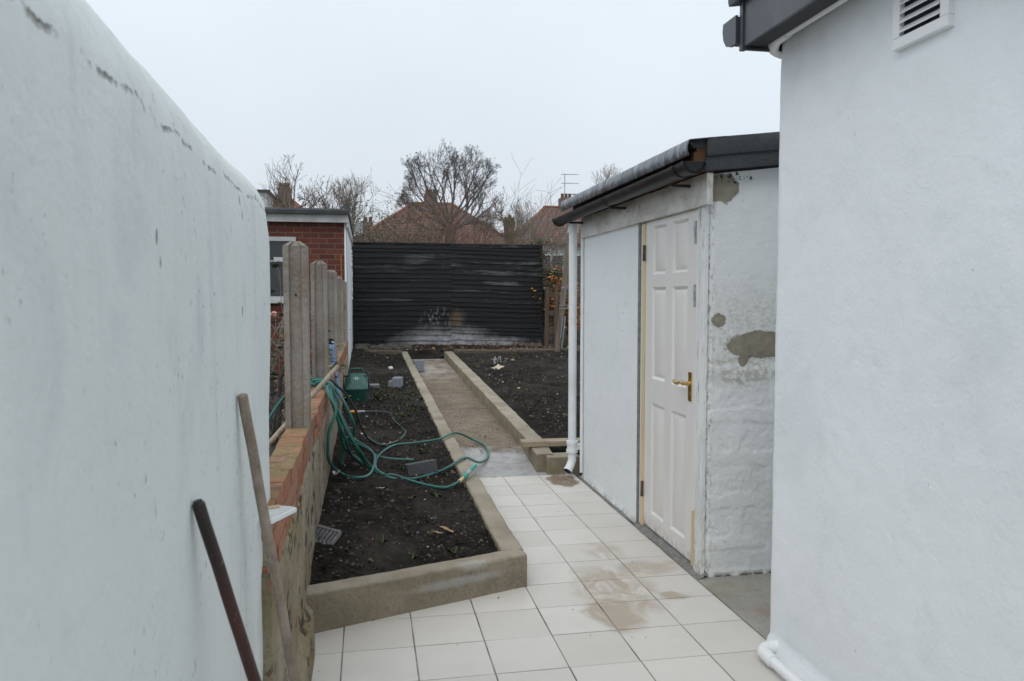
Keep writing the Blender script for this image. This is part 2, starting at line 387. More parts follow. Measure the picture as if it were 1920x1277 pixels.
c = n.ramp(n.noise(5, 6, None, .7), [(.3, (.013, .0115, .0105)), (.5, (.027, .023, .020)), (.72, (.060, .050, .041))])
c = n.mix(n.rng(n.noise(42, 4), .60, .72, 0, .7), c, (.085, .066, .048))
c = n.mix(n.rng(n.noise(1.1, 5, n.vadd(n.pos(), (3., 0., 0.)), .6), .50, .66, 0, .5), c, (.095, .083, .070))
n.bump(n.noise(130, 4), .012); n.bump(n.noise(38, 5, None, .7), .03)
M_SOIL = n.done(c, .95, Specular_IOR_Level=.15)
n = NB('far_ground')
c = n.ramp(n.noise(1.2, 6, None, .7), [(.3, (.03, .026, .02)), (.5, (.05, .045, .03)), (.7, (.055, .065, .03))]); n.bump(n.noise(30, 4), .03)
M_GROUND = n.done(c, .95)
# --- bricks
n = NB('red_brick')
wv = n.n('ShaderNodeNewGeometry').outputs['Random Per Island']
c = n.ramp(wv, [(0, (.26, .10, .055)), (.5, (.35, .145, .085)), (1, (.32, .165, .11))])
c = n.mix(n.rng(n.noise(28, 5), .40, .70, 0, .6), c, (.40, .23, .16))
nz = n.xyz(n.n('ShaderNodeNewGeometry').outputs['Normal'])['Z']
moss = n.m('MULTIPLY', n.rng(n.noise(8, 6, None, .7), .38, .58), n.rng(nz, .5, .9))
c = n.mix(n.m('MULTIPLY', moss, .8), c, (.20, .175, .075))
c = n.mix(n.m('MULTIPLY', n.rng(n.noise(11, 5, n.vadd(n.pos(), (5., 2., 7.)), .75), .50, .62, 0, .7), n.rng(nz, .5, .9)), c, (.09, .075, .05))
n.bump(n.noise(50, 5), .008); M_BRICK = n.done(c, .85)
n, c = concrete('wall_mortar', (.30, .26, .19), (.38, .34, .26), dirt=(.20, .16, .10), bumpd=.008)
M_WMORT = n.done(c, .9)
n = NB('rough_cement_render')
P = n.xyz()
c = n.mix(n.rng(n.noise(2.6, 6, None, .7), .35, .66), (.20, .165, .115), (.38, .33, .255))
c = n.mix(n.m('MULTIPLY', n.rng(n.noise(40, 5, n.sc(n.pos(), (1, .3, .8)), .75), .54, .66), .75), c, (.10, .08, .058))
al = n.m('MULTIPLY', n.rng(n.noise(1.0, 4, n.sc(n.pos(), (4, 2, 2)), .65), .45, .62), n.rng(P['Y'], 3.6, 2.8, .12, 1))
c = n.mix(n.m('MULTIPLY', al, .7), c, (.20, .185, .06))
gv = n.sc(n.pos(), (20, 8, 13))
gm = n.m('MULTIPLY', n.rng(n.noise(1.0, 4, gv, .65), .56, .60), n.m('MULTIPLY', n.rng(n.noise(3.1, 4, n.sc(n.pos(), (1, 1, .8))), .40, .50), n.rng(P['Y'], 6.2, 4.6, .25, 1)))
c = n.mix(n.m('MULTIPLY', gm, .92), c, (.045, .034, .026))
c = n.mix(n.m('MULTIPLY', n.rng(n.noise(1.0, 3, n.sc(n.pos(), (20, 5, 8)), .65), .60, .68), .6), c, (.28, .13, .065))
n.bump(n.m('MULTIPLY', gm, -1.), .003); n.bump(n.noise(60, 4), .004); M_CEMENT = n.done(c, .9)
def brickmat(name, cols, mort, scl, axes):
    n = NB(name); x = n.xyz(n.pos()); cb = n.n('ShaderNodeCombineXYZ')
    n.l(x[axes[0]], cb.inputs[0]); n.l(x[axes[1]], cb.inputs[1])
    b = n.n('ShaderNodeTexBrick'); b.offset = .5; n.l(cb.outputs[0], b.inputs['Vector'])
    b.inputs['Scale'].default_value = 1; b.inputs['Brick Width'].default_value = scl[0]; b.inputs['Row Height'].default_value = scl[1]
    b.inputs['Mortar Size'].default_value = scl[2]; b.inputs['Mortar Smooth'].default_value = .15; b.inputs['Bias'].default_value = 0
    n.put(b.inputs['Color1'], cols[0]); n.put(b.inputs['Color2'], cols[1]); n.put(b.inputs['Mortar'], mort)
    c = n.mix(n.rng(n.noise(14, 5), .4, .7, 0, .5), b.outputs['Color'], cols[2])
    n.bump(n.m('SUBTRACT', 1.0, b.outputs['Fac']), .004)
    return n.done(c, .85)
M_NBRICK = brickmat('shed_brickwork', ((.17, .044, .025), (.08, .026, .02), (.125, .042, .028)), (.18, .14, .11), (.225, .075, .006), ('X', 'Z'))
M_TILES = brickmat('clay_roof_tiles', ((.185, .095, .068), (.135, .075, .056), (.165, .105, .085)), (.07, .045, .038), (.30, .17, .03), ('X', 'Z'))
M_CHIM = brickmat('chimney_brick', ((.19, .12, .09), (.14, .09, .07), (.17, .13, .10)), (.2, .18, .16), (.225, .075, .01), ('X', 'Z'))
# --- timber etc
n = NB('charred_boards')
P = n.xyz(); ri = n.n('ShaderNodeNewGeometry').outputs['Random Per Island']
off = n.n('ShaderNodeCombineXYZ'); n.l(n.m('MULTIPLY', ri, 37.0), off.inputs[0]); n.l(n.m('MULTIPLY', ri, 11.0), off.inputs[1])
bp = n.vadd(n.pos(), off.outputs[0])
gr = n.noise(1.0, 6, n.sc(bp, (3, 1, 60)), .7, .2)
tone = n.m('MULTIPLY_ADD', n.m('FRACT', n.m('MULTIPLY', ri, 7.31)), 1.1, .35)
c = n.mix(n.m('MULTIPLY', n.rng(gr, .38, .70), tone), (.003, .003, .0035), (.015, .015, .016))
pb = n.m('GREATER_THAN', n.m('FRACT', n.m('MULTIPLY', ri, 13.7)), .42)
w1 = n.m('MULTIPLY', n.rng(n.noise(1.0, 4, n.sc(bp, (1.1, 1, 5)), .6, .3), .52, .62), n.rng(n.noise(1.0, 6, n.sc(bp, (5, 1, 75)), .75), .40, .66))
w1 = n.m('MULTIPLY', n.m('MULTIPLY', w1, pb), n.rng(P['X'], .0, 2.4, .30, .95))
c = n.mix(n.m('MULTIPLY', w1, .75), c, (.24, .245, .255))
hot = n.mx(n.blob((1.50, 15.2, .60), (.85, 1, .27), .45, 4, .4), n.m('MULTIPLY', n.blob((1.30, 15.2, .98), (.26, 1, .26), .6, 5, .4), n.rng(n.noise(1.0, 5, n.sc(n.pos(), (16, 1, 9)), .7), .54, .62)), n.blob((2.15, 15.2, .56), (.85, 1, .13), .5, 4, .4))
grv = n.rng(n.noise(1.0, 6, n.sc(bp, (11, 1, 9)), .8, .4), .34, .66, .30, 1)
grv = n.m('MULTIPLY', grv, n.m('MULTIPLY_ADD', n.m('FRACT', n.m('MULTIPLY', ri, 5.7)), .5, .6))
c = n.mix(n.m('MULTIPLY', n.m('MULTIPLY', hot, grv), .95), c, (.47, .475, .49))
c = n.mix(n.m('MULTIPLY', n.m('MULTIPLY', n.blob((1.72, 15.2, 1.05), (.13, 1, .16), .6, 8, .5), gr), .9), c, (.20, .15, .09))
c = n.mix(n.m('MULTIPLY', n.blob((3.2, 15.2, .52), (.35, 1, .06), .5, 8, .3), .6), c, (.16, .11, .07))
n.bump(gr, .012); M_CHAR = n.done(c, n.rng(gr, .3, .7, .42, .7), Specular_IOR_Level=.22)
def wood(name, a, b, st=(12, 12, 1.2), rough=.75, dirt=None):
    n = NB(name); f = n.noise(1.0, 6, n.sc(n.obj(), st), .65, .4)
    c = n.mix(n.rng(f, .32, .68), a, b)
    if dirt: c = n.mix(n.rng(n.noise(5, 5, n.obj(), .7), .5, .7, 0, .7), c, dirt)
    n.bump(f, .004); return n.done(c, rough)
M_OLDWOOD = wood('weathered_timber', (.13, .105, .075), (.24, .205, .155), dirt=(.10, .10, .06))
M_PLANK = wood('plank_timber', (.28, .22, .16), (.42, .35, .265), (1.6, 16, 16), dirt=(.20, .15, .10))
n = NB('worn_ash_handle'); f = n.noise(1.0, 6, n.sc(n.obj(), (45, 45, 3)), .7, .4)
c = n.mix(n.rng(f, .32, .68), (.24, .19, .145), (.38, .32, .26))
c = n.mix(n.rng(n.noise(9, 6, n.obj(), .75), .50, .66, 0, .6), c, (.12, .09, .07)); c = n.mix(n.rng(n.noise(21, 5, n.vadd(n.obj(), (3., 1., 0.)), .75), .58, .66, 0, .7), c, (.40, .35, .29))
n.bump(f, .0015); M_HANDLE = n.done(c, .65)
M_PALLET = wood('dark_pallet_wood', (.075, .055, .042), (.13, .10, .075), dirt=(.13, .055, .03))
M_BARK = simple('bark', (.115, .108, .10), .9, .3, 14)
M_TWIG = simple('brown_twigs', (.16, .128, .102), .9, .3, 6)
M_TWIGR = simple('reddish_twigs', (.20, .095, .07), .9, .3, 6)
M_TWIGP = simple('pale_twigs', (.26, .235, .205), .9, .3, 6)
def leafm(name, a, b):
    n = NB(name); r_ = n.n('ShaderNodeNewGeometry').outputs['Random Per Island']
    return n.done(n.mix(r_, a, b), .7)
M_LEAFG = leafm('dark_green_leaf', (.020, .035, .014), (.055, .075, .028))
M_LEAFY = leafm('yellow_green_leaf', (.09, .085, .03), (.20, .16, .06))
M_LEAFO = leafm('orange_beech_leaf', (.50, .16, .03), (.72, .33, .07))
M_LEAFR = leafm('fallen_leaf', (.30, .19, .08), (.45, .34, .20))
M_WEED = leafm('weed_leaf', (.03, .06, .015), (.10, .12, .04))
M_ROSE = simple('pink_petal', (.70, .36, .36), .6, .1, 20)
M_HOSE = simple('green_hose', (.018, .135, .112), .34, .15, 10, spec=.5, dirt=(.03, .10, .085))
M_HOSE2 = simple('dark_green_hose', (.022, .045, .042), .36, .3, 4, spec=.5, dirt=(.045, .11, .10))
M_NOZ = simple('turquoise_plastic', (.015, .30, .24), .35, .05, 10, spec=.5)
M_GREYP = simple('grey_plastic', (.33, .36, .38), .4, .08, 10, spec=.4)
M_ORANGE = simple('orange_plastic', (.75, .27, .03), .4, .06, 10, spec=.4)
M_BIN = simple('green_bin_plastic', (.012, .085, .068), .42, .12, 8, spec=.45, dirt=(.03, .10, .085))
M_BINL = simple('bin_emblem_print', (.42, .60, .55), .5, .05, 8)
M_BLUE = simple('blue_plastic', (.145, .29, .52), .4, .08, 12, spec=.4, dirt=(.22, .36, .55))
M_BLOCK = simple('dark_grey_block', (.085, .087, .097), .9, .14, 60, .004)
M_BLOCKP = simple('pale_grey_block', (.225, .24, .27), .9, .14, 50, .004)
n = NB('dark_red_paint'); f = n.noise(1.0, 5, n.sc(n.obj(), (30, 30, 3)), .7)
c = n.mix(n.rng(f, .35, .65), (.028, .011, .010), (.075, .020, .014)); c = n.mix(n.rng(n.xyz()['Z'], .86, 1.05, 0, .75), c, (.016, .011, .010))
c = n.mix(n.m('MULTIPLY', n.rng(n.noise(1.0, 5, n.sc(n.obj(), (60, 60, 18)), .75), .62, .67), n.rng(n.noise(4, 3, n.obj()), .46, .6)), c, (.30, .27, .26))
n.bump(f, .002); M_RED = n.done(c, n.rng(f, .3, .7, .3, .55), Specular_IOR_Level=.45)
M_GRATE = simple('aged_grey_plastic', (.24, .235, .245), .6, .18, 25, dirt=(.12, .11, .10))
M_PAPER = simple('torn_card', (.50, .42, .33), .85, .12, 15)
M_WHITE = simple('white_scrap', (.72, .72, .70), .7, .08, 30)
M_COPPER = simple('copper_pipe', (.35, .13, .06), .5, .2, 10, metal=.4)
M_GLASS = (lambda n: n.done((.018, .021, .025), .06, Specular_IOR_Level=.6))(NB('window_glass'))
M_CURT = simple('curtain_cloth', (.05, .055, .06), .9, .5, 9, stretch=(4, 1, .1))
M_FARW = simple('pale_house_wall', (.55, .56, .57), .8, .08, 3)
M_ALU = simple('aerial_metal', (.20, .20, .21), .5, .1, 10, metal=.5)
M_STONE = simple('rubble_stone', (.085, .078, .065), .9, .4, 10, .01)
M_RUSTSOIL = simple('rusty_soil', (.11, .055, .022), .95, .4, 9, .01)

# ------------------------------------------------------------------ heights of the garden
def kt(Y): return .17 + .0145 * (Y - 3.87) if Y < 7.15 else .218 + .038 * (Y - 7.15)
def pathz(Y): return lerp(-.004, .092, ss(6.2, 7.25, Y)) if Y < 7.25 else .092 + (kt(Y) - kt(7.25)) * .97
def soilz(X, Y): return kt(Y) - .03 + .085 * (1 - ss(-.25, .35, X)) * ss(3.6, 4.1, Y - .36 * (X + .3)) - .012 * ss(3.9, 3.6, Y - .36 * (X + .3))

# ------------------------------------------------------------------ ground
def gz(Y): return -.07 if Y < 6.5 else lerp(-.07, .27, ss(6.5, 15, Y))
ys = [-30, -10, -3, 0, 3, 5, 6.5, 7.5, 8.5, 9.5, 10.5, 11.5, 12.5, 13.5, 14.5, 15.5, 17, 20, 25, 35, 60, 120, 400]
xs = [-400, -100, -40, -15, -6, -3, 0, 3, 6, 15, 40, 100, 400]
mb = MB(); mb.add([(x, y, gz(y)) for y in ys for x in xs], [(j * 13 + i, j * 13 + i + 1, (j + 1) * 13 + i + 1, (j + 1) * 13 + i) for j in range(len(ys) - 1) for i in range(12)])
struct(mb.build('ground', M_GROUND), 'brown and mossy ground stretching away beyond the gardens', 'ground')

# tiled patio: each slab a thin bevelled tile over the grout bed
mb = MB(); tz = random.Random(3)
xsT = [-.423, -.12, .183, .486, .789, 1.092, 1.395, 1.70]
k0 = [2.978 + .303 * i for i in range(-15, 12)]
for i in range(7):
    for j in range(len(k0) - 1):
        a, b = xsT[i] + .003, xsT[i + 1] - .003
        y0, y1 = k0[j] + .0028, k0[j + 1] - .0028
        if y0 > 6.3: continue
        if y1 > 4.3 and b < .6: continue
        t = Matrix.Translation(((a + b) / 2, (y0 + y1) / 2, 0)) @ Matrix.Rotation(tz.gauss(0, .0016), 4, 'X') @ Matrix.Rotation(tz.gauss(0, .0016), 4, 'Y') @ Matrix.Rotation(tz.gauss(0, .0022), 4, 'Z')
        hx, hy = (b - a) / 2, (y1 - y0) / 2
        mb.box(-hx, hx, -hy, hy, -.012, tz.gauss(0, .0004), .0012, 0, t)
mb.box(-.50, 1.712, -1.6, 6.315, -.05, -.0035, 0, 1)
struct(mb.build('tiled_patio', [M_TILE, M_GROUT]), 'pale beige square floor tiles with dark joints and brown mud stains', 'patio')
mb = MB()
def padf(u, v):
    x = lerp(1.702, 4.0, u); y = lerp(2.6, 4.0, v); return (x, y, .0005 + .004 * fbm(x * 3, y * 3, 2) + (.006 if u == 0 else 0) * 0)
mb.sheet(padf, 40, 30)
struct(mb.build('concrete_pad', M_PAD), 'bare grey concrete floor in the gap between house and shed', 'concrete floor')
mb = MB()                                                             # cement fillet along the shed
def fil(u, v):
    y = lerp(3.80, 6.2, v); w_ = .03 + .02 * mnoise.noise(Vector((y * 4, 1, 0)))
    x = 1.76 - (w_ + .026) * (u); return (x, y, .032 * (1 - u) ** 1.6 + .0012 + .004 * fbm(x * 20, y * 9, 0))
mb.sheet(fil, 6, 120)
struct(mb.build('cement_fillet', M_MORTAR), 'narrow grey cement strip between patio tiles and shed wall', 'cement strip')

# garden path with a ramped new end
mb = MB()
mb.sheet(lambda u, v: (lerp(.60, 1.50, u), lerp(6.25, 14.9, v), pathz(lerp(6.25, 14.9, v)) + .009 * fbm(lerp(.6, 1.5, u) * 5, lerp(6.25, 14.9, v) * 5, 1)), 24, 200)
struct(mb.build('garden_path', M_PATH), 'worn brown concrete path running up between two kerbs', 'path')

# soil beds
def soil_sheet(x0, x1, y0, y1, zf, step, amp, name, mat, label, clipf=None, seed=0):
    nu = max(2, int((x1 - x0) / step)); nv = max(2, int((y1 - y0) / step))
    def f(u, v):
        x = lerp(x0, x1, u); y = lerp(y0, y1, v)
        if clipf: x, y = clipf(x, y)
        d = fbm(x * 2.2 + seed, y * 2.2, 0, 3) * amp * 1.3 + fbm(x * 11 + seed, y * 11, 3, 3) * amp * .9
        d += max(0, fbm(x * 27, y * 27, 8 + seed, 2)) * amp * .9
        return (x, y, zf(x, y) + d)
    m_ = MB(); m_.sheet(f, nu, nv)
    o = m_.build(name, mat, ang=80, recalc=False); struct(o, label, 'soil'); return f
soil_sheet(-.30, .74, 3.52, 14.4, soilz, .019, .036, 'soil_bed', M_SOIL, 'dark bare soil of the long bed between brick wall and path', lambda x, y: (x, max(y, 3.575 + .36 * (x + .3))))
soil_sheet(1.48, 4.9, 6.45, 14.4, lambda x, y: kt(y) - .035 + .02 * ss(1.6, 2.4, x) * ss(7, 8, y) - .10 * ss(7.0, 6.5, y), .030, .042, 'soil_bed', M_SOIL, 'dark bare soil to the right of the path, behind the shed', seed=5)
soil_sheet(-3.2, -.40, 2.6, 11.5, lambda x, y: .10 + .014 * (y - 3), .05, .03, 'soil_bed', M_SOIL, 'dark leaf strewn soil of the garden behind the brick wall', seed=9)
soil_sheet(-.45, 6.5, 14.3, 17.5, lambda x, y: kt(14.3) - .02 + .02 * ss(14.3, 15.0, y) - .10 * ss(14.75, 14.3, y) * ss(.5, .7, x) * ss(1.6, 1.4, x), .06, .05, 'soil_bed', M_SOIL, 'raised strip of dark soil under the black fence', seed=13)

# loose crumbs and chips in the beds (nobody could count them)
def crumbs(n_, region, zf, sz, mats, w_, name, label, seed):
    r_ = random.Random(seed); m_ = MB()
    for i in range(n_):
        x = r_.uniform(region[0], region[1]); y = region[2] + (region[3] - region[2]) * r_.random() ** 1.35
        if len(region) > 4 and y < region[4](x): continue
        if mnoise.noise(Vector((x * 3.1, y * 2.3, seed * 1.7))) < r_.uniform(-.75, .45): continue
        s_ = sz * r_.uniform(.35, 1.0) * (2.2 if r_.random() < .05 else 1); mi = r_.choices(range(len(mats)), w_)[0]
        z = zf(x, y) + s_ * .25
        a = r_.uniform(0, 6.28); q = Matrix.Rotation(a, 3, 'Z') @ Matrix.Rotation(r_.uniform(-.6, .6), 3, 'X')
        pts = [Vector((-1, -.5, 0)), Vector((.1, -.7, .2)), Vector((1, .1, 0)), Vector((.2, .7, .1)), Vector((-.7, .5, 0)), Vector((0, 0, .7))]
        pts = [q @ (p * s_ * r_.uniform(.7, 1.2)) + Vector((x, y, z)) for p in pts]
        m_.add(pts, [(0, 1, 5), (1, 2, 5), (2, 3, 5), (3, 4, 5), (4, 0, 5)], mi)
    o = m_.build(name, mats, recalc=False); struct(o, label, 'debris', 'stuff')
front = lambda x: 3.70 + .36 * (x + .3)
crumbs(14000, (-.27, .66, 3.6, 14, front), lambda x, y: soilz(x, y) + .008, .0115, [M_SOIL, M_STONE, M_WHITE, M_LEAFR, M_BLOCKP], [64, 22, .4, 1.5, .7], 'soil_debris', 'crumbs, pebbles and pale chips scattered over the long soil bed', 1)
crumbs(13000, (1.62, 4.8, 6.9, 14), lambda x, y: kt(y) + .02, .017, [M_SOIL, M_STONE, M_WHITE, M_LEAFR, M_BLOCKP], [64, 20, .3, 1.5, .8], 'soil_debris', 'crumbs and chips scattered over the soil right of the path', 2)
crumbs(1600, (-1.6, -.42, 4, 11), lambda x, y: .12 + .014 * (y - 3), .028, [M_SOIL, M_LEAFR, M_WHITE, M_LEAFO], [40, 16, 3, 5], 'leaf_litter', 'fallen leaves and crumbs on the soil behind the brick wall', 3)
crumbs(2600, (-.25, 5, 14.35, 15.6), lambda x, y: kt(14.3) + .02, .03, [M_SOIL, M_STONE, M_RUSTSOIL, M_LEAFR], [40, 22, 14, 7], 'soil_debris', 'crumbs and rusty rubble on the strip under the fence', 4)
crumbs(260, (.72, 1.42, 6.9, 14), lambda x, y: pathz(y) + .004, .012, [M_SOIL, M_STONE, M_LEAFR], [50, 20, 6], 'path_grit', 'dark grit lying on the concrete path', 5)
crumbs(70, (-.2, 1.68, 1.9, 6.2), lambda x, y: .002, .005, [M_SOIL, M_LEAFR], [50, 12], 'patio_grit', 'specks of soil on the pale patio tiles', 6)

m_ = MB(); r_ = random.Random(17)
for i in range(130):
    x = r_.uniform(.05, .62); y = r_.choice([r_.gauss(8.6, .5), r_.gauss(9.6, .5), r_.uniform(3.9, 11)]); y = max(3.95, min(12, y)); z = soilz(x, y) + .01
    for q_ in range(r_.randint(2, 5)):
        a = r_.uniform(0, 6.28); L_ = r_.uniform(.02, .055); w_ = .004
        p0 = Vector((x, y, z)); d_ = Vector((math.cos(a), math.sin(a), 0)); sd2 = Vector((-d_.y, d_.x, 0)) * w_
        m_.add([p0 - sd2, p0 + sd2, p0 + d_ * L_ * .6 + Vector((0, 0, L_ * .6)) + sd2, p0 + d_ * L_ + Vector((0, 0, L_ * .5)), p0 + d_ * L_ * .6 + Vector((0, 0, L_ * .6)) - sd2], [(0, 1, 2, 3, 4)])
struct(m_.build('weeds', M_WEED, recalc=False), 'small green weeds sprouting in the long soil bed', 'weeds', 'stuff')

# ------------------------------------------------------------------ kerbs
def kerb(name, line, wl, wr, top, bot, label, n_=90, round_=.014, seed=0):
    """line: list of (x, y) of the right top edge; a rounded concrete bar follows it"""
    m_ = MB(); P_ = spline([(a, b, 0) for a, b in line], 24) if len(line) > 2 else [Vector((lerp(line[0][0], line[1][0], i / n_), lerp(line[0][1], line[1][1], i / n_), 0)) for i in range(n_ + 1)]
    prof = []
    def arc(cx, cz, a0, a1):
        for i in range(4):
            a = lerp(a0, a1, i / 3); prof.append((cx + round_ * math.cos(a), cz + round_ * math.sin(a)))
    prof.append((wr, -1)); prof.append((wr, -.5)); arc(wr - round_, -round_, 0, math.pi / 2); prof.append(((wl + wr) / 2, .0)); arc(wl + round_, -round_, math.pi / 2, math.pi); prof.append((wl, -.5)); prof.append((wl, -1))
    L = len(prof); vs_ = []
    for i, p in enumerate(P_):
        t = (P_[min(i + 1, len(P_) - 1)] - P_[max(i - 1, 0)]).normalized(); nr = Vector((t.y, -t.x, 0))
        zt = top(p.x, p.y); zb = bot(p.x, p.y)
        for (a, z) in prof:
            zz = zt + z if z > -.1 else lerp(zt, zb, -z)
            q = p + nr * a; w_ = .007 * fbm(q.x * 4 + seed, q.y * 4, zz * 4) + .004 * fbm(q.x * 16, q.y * 16, zz * 16 + seed)
            vs_.append((q.x + nr.x * w_, q.y + nr.y * w_, zz + w_ * 1.2))
    fs_ = [(i * L + k_, i * L + k_ + 1, (i + 1) * L + k_ + 1, (i + 1) * L + k_) for i in range(len(P_) - 1) for k_ in range(L - 1)]
    fs_.append(tuple(range(L))); fs_.append(tuple((len(P_) - 1) * L + k_ for k_ in range(L))[::-1])
    m_.add(vs_, fs_); return tag(m_.build(name, M_KERB), label, 'kerb')
kt2 = lambda x, y: kt(y)
kerb('concrete_kerb', [(-.30, 3.475), (.797, 3.872)], -.115, 0, lambda x, y: .185 - .012 * (x + .3), lambda x, y: -.03, 'short concrete kerb across the near end of the soil bed', seed=1, round_=.02)
kerb('concrete_kerb', [(.795, 3.955), (.78, 5.8), (.765, 8), (.74, 11), (.71, 14.35)], -.12, 0, kt2, lambda x, y: min(-.03, 0) if y < 7 else .0, 'long concrete kerb along the left side of the path', seed=2, round_=.016)
kerb('concrete_kerb', [(1.555, 6.40), (1.555, 8), (1.545, 11), (1.53, 14.3)], -.155, 0, lambda x, y: kt(y) - .045 * ss(7.0, 6.4, y), lambda x, y: -.03, 'long concrete kerb along the right side of the path', seed=3, round_=.012)
mb = MB(); mb.box(1.475, 1.76, 6.305, 6.50, -.03, .150, .014)
bm = bmesh.new()
tag(mb.build('concrete_kerb', M_KERB), 'stubby concrete kerb block beside the foot of the white downpipe', 'kerb'); bm.free()
for (x0, x1, lb, se) in ((-.27, .60, 'low muddy kerb across the top of the long soil bed', 6), (1.55, 4.6, 'low muddy kerb across the top of the right soil bed', 7)):
    o = kerb('earthy_kerb', [(x1, 14.28), (x0, 14.28)], -.13, 0, lambda x, y: kt(14.28) + .035 + .02 * mnoise.noise(Vector((x * 2, 0, 0))), lambda x, y: .3, lb, seed=se, round_=.03)
    o.data.materials[0] = simple('muddy_concrete', (.115, .09, .068), .95, .3, 12, .01)

# ------------------------------------------------------------------ left garden wall (white, rounded cap)
t = thing('rendered_wall', (-.47, 1.0, 0), 'tall white rendered wall with rounded top, close on the left', 'wall')
XL = -.31
prof = [(XL, -.05), (XL, .4), (XL, .8), (XL, 1.2), (XL, 1.5), (XL, 1.66), (XL - .002, 1.70), (XL - .008, 1.75), (XL - .02, 1.785), (XL - .045, 1.825), (XL - .08, 1.86), (XL - .12, 1.885), (XL - .17, 1.89), (XL - .22, 1.86), (XL - .25, 1.80), (XL - .26, 1.72), (XL - .26, 1.0), (XL - .26, -.05)]
pr2 = []
for i in range(len(prof) - 1):
    a, b = prof[i], prof[i + 1]; k_ = max(1, int(math.dist(a, b) / .05))
    pr2 += [(lerp(a[0], b[0], j / k_), lerp(a[1], b[1], j / k_)) for j in range(k_)]
pr2.append(prof[-1])
def ld(x, y, z):
    d = .008 * fbm(y * 1.6, z * 1.6, 1) + .0035 * fbm(y * 7, z * 7, 4) + .0012 * fbm(y * 26, z * 26, 9)
    side = 1 if x > -.44 else -1
    e_ = ss(2.53, 2.60, y)
    if z > 1.66: z = 1.66 + (z - 1.66) * lerp(1.30, 1.06, ss(.6, 2.6, y)) * (1 - .22 * e_)
    hz = d * ss(1.70, 1.9, z) * .9
    if side > 0: x += .010 * ss(1.1, 1.5, z) * ss(2.1, 2.55, y)
    if side > 0: d += (.007 + .006 * mnoise.noise(Vector((y * 9, 7, 0)))) * ss(1.765, 1.785, z + .03 * mnoise.noise(Vector((y * 4, 3, 0))))
    x2 = x + d * side - .010 * e_ * e_ * side
    return (x2, y + .008 * fbm(z * 5, x * 5, 2) * (1 if y > 2.3 else 0), z + hz)
mb = MB(); mb.prism(pr2, -2.2, 2.60, 'Y', n=150, disp=ld)
mb.build('wall_body', M_LEFT, t)

# ------------------------------------------------------------------ brick garden wall beyond it
t = thing('brick_wall', (-.34, 7, 0), 'low red brick garden wall with cement rendered side and mossy top', 'wall')
mb = MB(); br = random.Random(11)
for cse in range(3):
    z1 = .862 - cse * .0755; y = 2.30 + (.11 if cse % 2 else 0)
    while y < 11.35:
        L_ = .212
        if not any(abs(y + L_ / 2 - py) < .0 for py in (0,)):
            dx = br.gauss(0, .0022)
            mb.box(-.395 + dx, -.287 + dx, y, min(y + L_, 11.38), z1 - .066 + br.gauss(0, .0015), z1 + br.gauss(0, .002), .004, jit=.0022)
        y += L_ + .011 + abs(br.gauss(0, .002))
mb.build('brick_courses', M_BRICK, t)
mb = MB(); mb.box(-.388, -.293, 2.32, 11.38, .0, .853, 0)
mb.build('mortar_bed', M_WMORT, t)
mb = MB()
def cem(u, v):
    y = lerp(2.3, 11.38, u); zt = .705 + .05 * mnoise.noise(Vector((y * 1.7, 3, 0))) + .02 * mnoise.noise(Vector((y * 7, 1, 0))) - .05 * ss(3.6, 2.6, y)
    z = lerp(-.05, zt, v); q = .004 * fbm(y * 2.5, z * 2.5, 0) + .0018 * fbm(y * 9, z * 9, 3)
    bul = .02 * ss(.30, .0, z) * ss(3.6, 3.2, y) + (.03 * ss(.16, .13, z) * ss(3.46, 3.42, y))
    return (-.281 + q + bul - (.008 if v > .995 else 0), y, z)
mb.sheet(cem, 420, 40)
mb.box(-.40, -.2935, 2.3, 11.38, -.05, .60); mb.box(-.40, -.281, 2.288, 2.304, -.05, .70, .004)
mb.build('cement_render', M_CEMENT, t)

# ------------------------------------------------------------------ concrete fence posts
def post(x, y, zt, w, label, hole):
    t_ = thing('fence_post', (x, y, 0), label, 'fence post', 'grooved concrete posts along the brick wall')
    h = w / 2; g_ = .025; d_ = .022; dp = w * .5
    poly = [(-h, -dp), (-g_ - .006, -dp), (-g_, -dp + d_), (g_, -dp + d_), (g_ + .006, -dp), (h, -dp), (h, dp), (g_ + .006, dp), (g_, dp - d_), (-g_, dp - d_), (-g_ - .006, dp), (-h, dp)]
    m_ = MB()
    nn = 26
    def dd(a, b, z): 
        k_ = .0022 * fbm(a * 30 + x, b * 30 + y, z * 9); return (x + a + k_, y + b + k_, z)
    m_.prism(poly, -.02, zt - .025, 'Z', n=nn, disp=dd)
    base = len(m_.v); top = [(x + p * .99, y + q * .99, zt - .0245) for p, q in poly]
    mid = [(x + p * .35, y + q * .35, zt) for p, q in poly]; L = len(poly)
    m_.add(top + mid, [(i, (i + 1) % L, L + (i + 1) % L, L + i) for i in range(L)] + [tuple(range(L, 2 * L))])
    o = m_.build('post_shaft', M_CPOST, t_, loc=(x, y, 0), ang=30)
    if not hole: return
    bh = MB(); bh.tube([(x, y - dp + d_ - .004, zt - .26), (x, y - dp + d_ + .0015 - .004, zt - .26)], .006, 10)
    bh.build('bolt_hole', M_SOFFIT, t_, loc=(x, y, 0))
for (y, zt, lb) in ((3.93, 1.768, 'nearest grooved concrete post, standing on the brick wall beside the rose bush'), (5.76, 1.757, 'second grooved concrete post, with the green hose slung past its foot'),
                    (7.59, 1.752, 'third grooved concrete post, just behind the blue tool handle'), (9.42, 1.737, 'fourth grooved concrete post, with a bolt hole, beyond the blue tool'),
                    (11.0, 1.722, 'farthest grooved concrete post, touching the corner of the brick outbuilding')):
    post(-.341, y, zt, .113, lb, y in (3.93, 9.42))

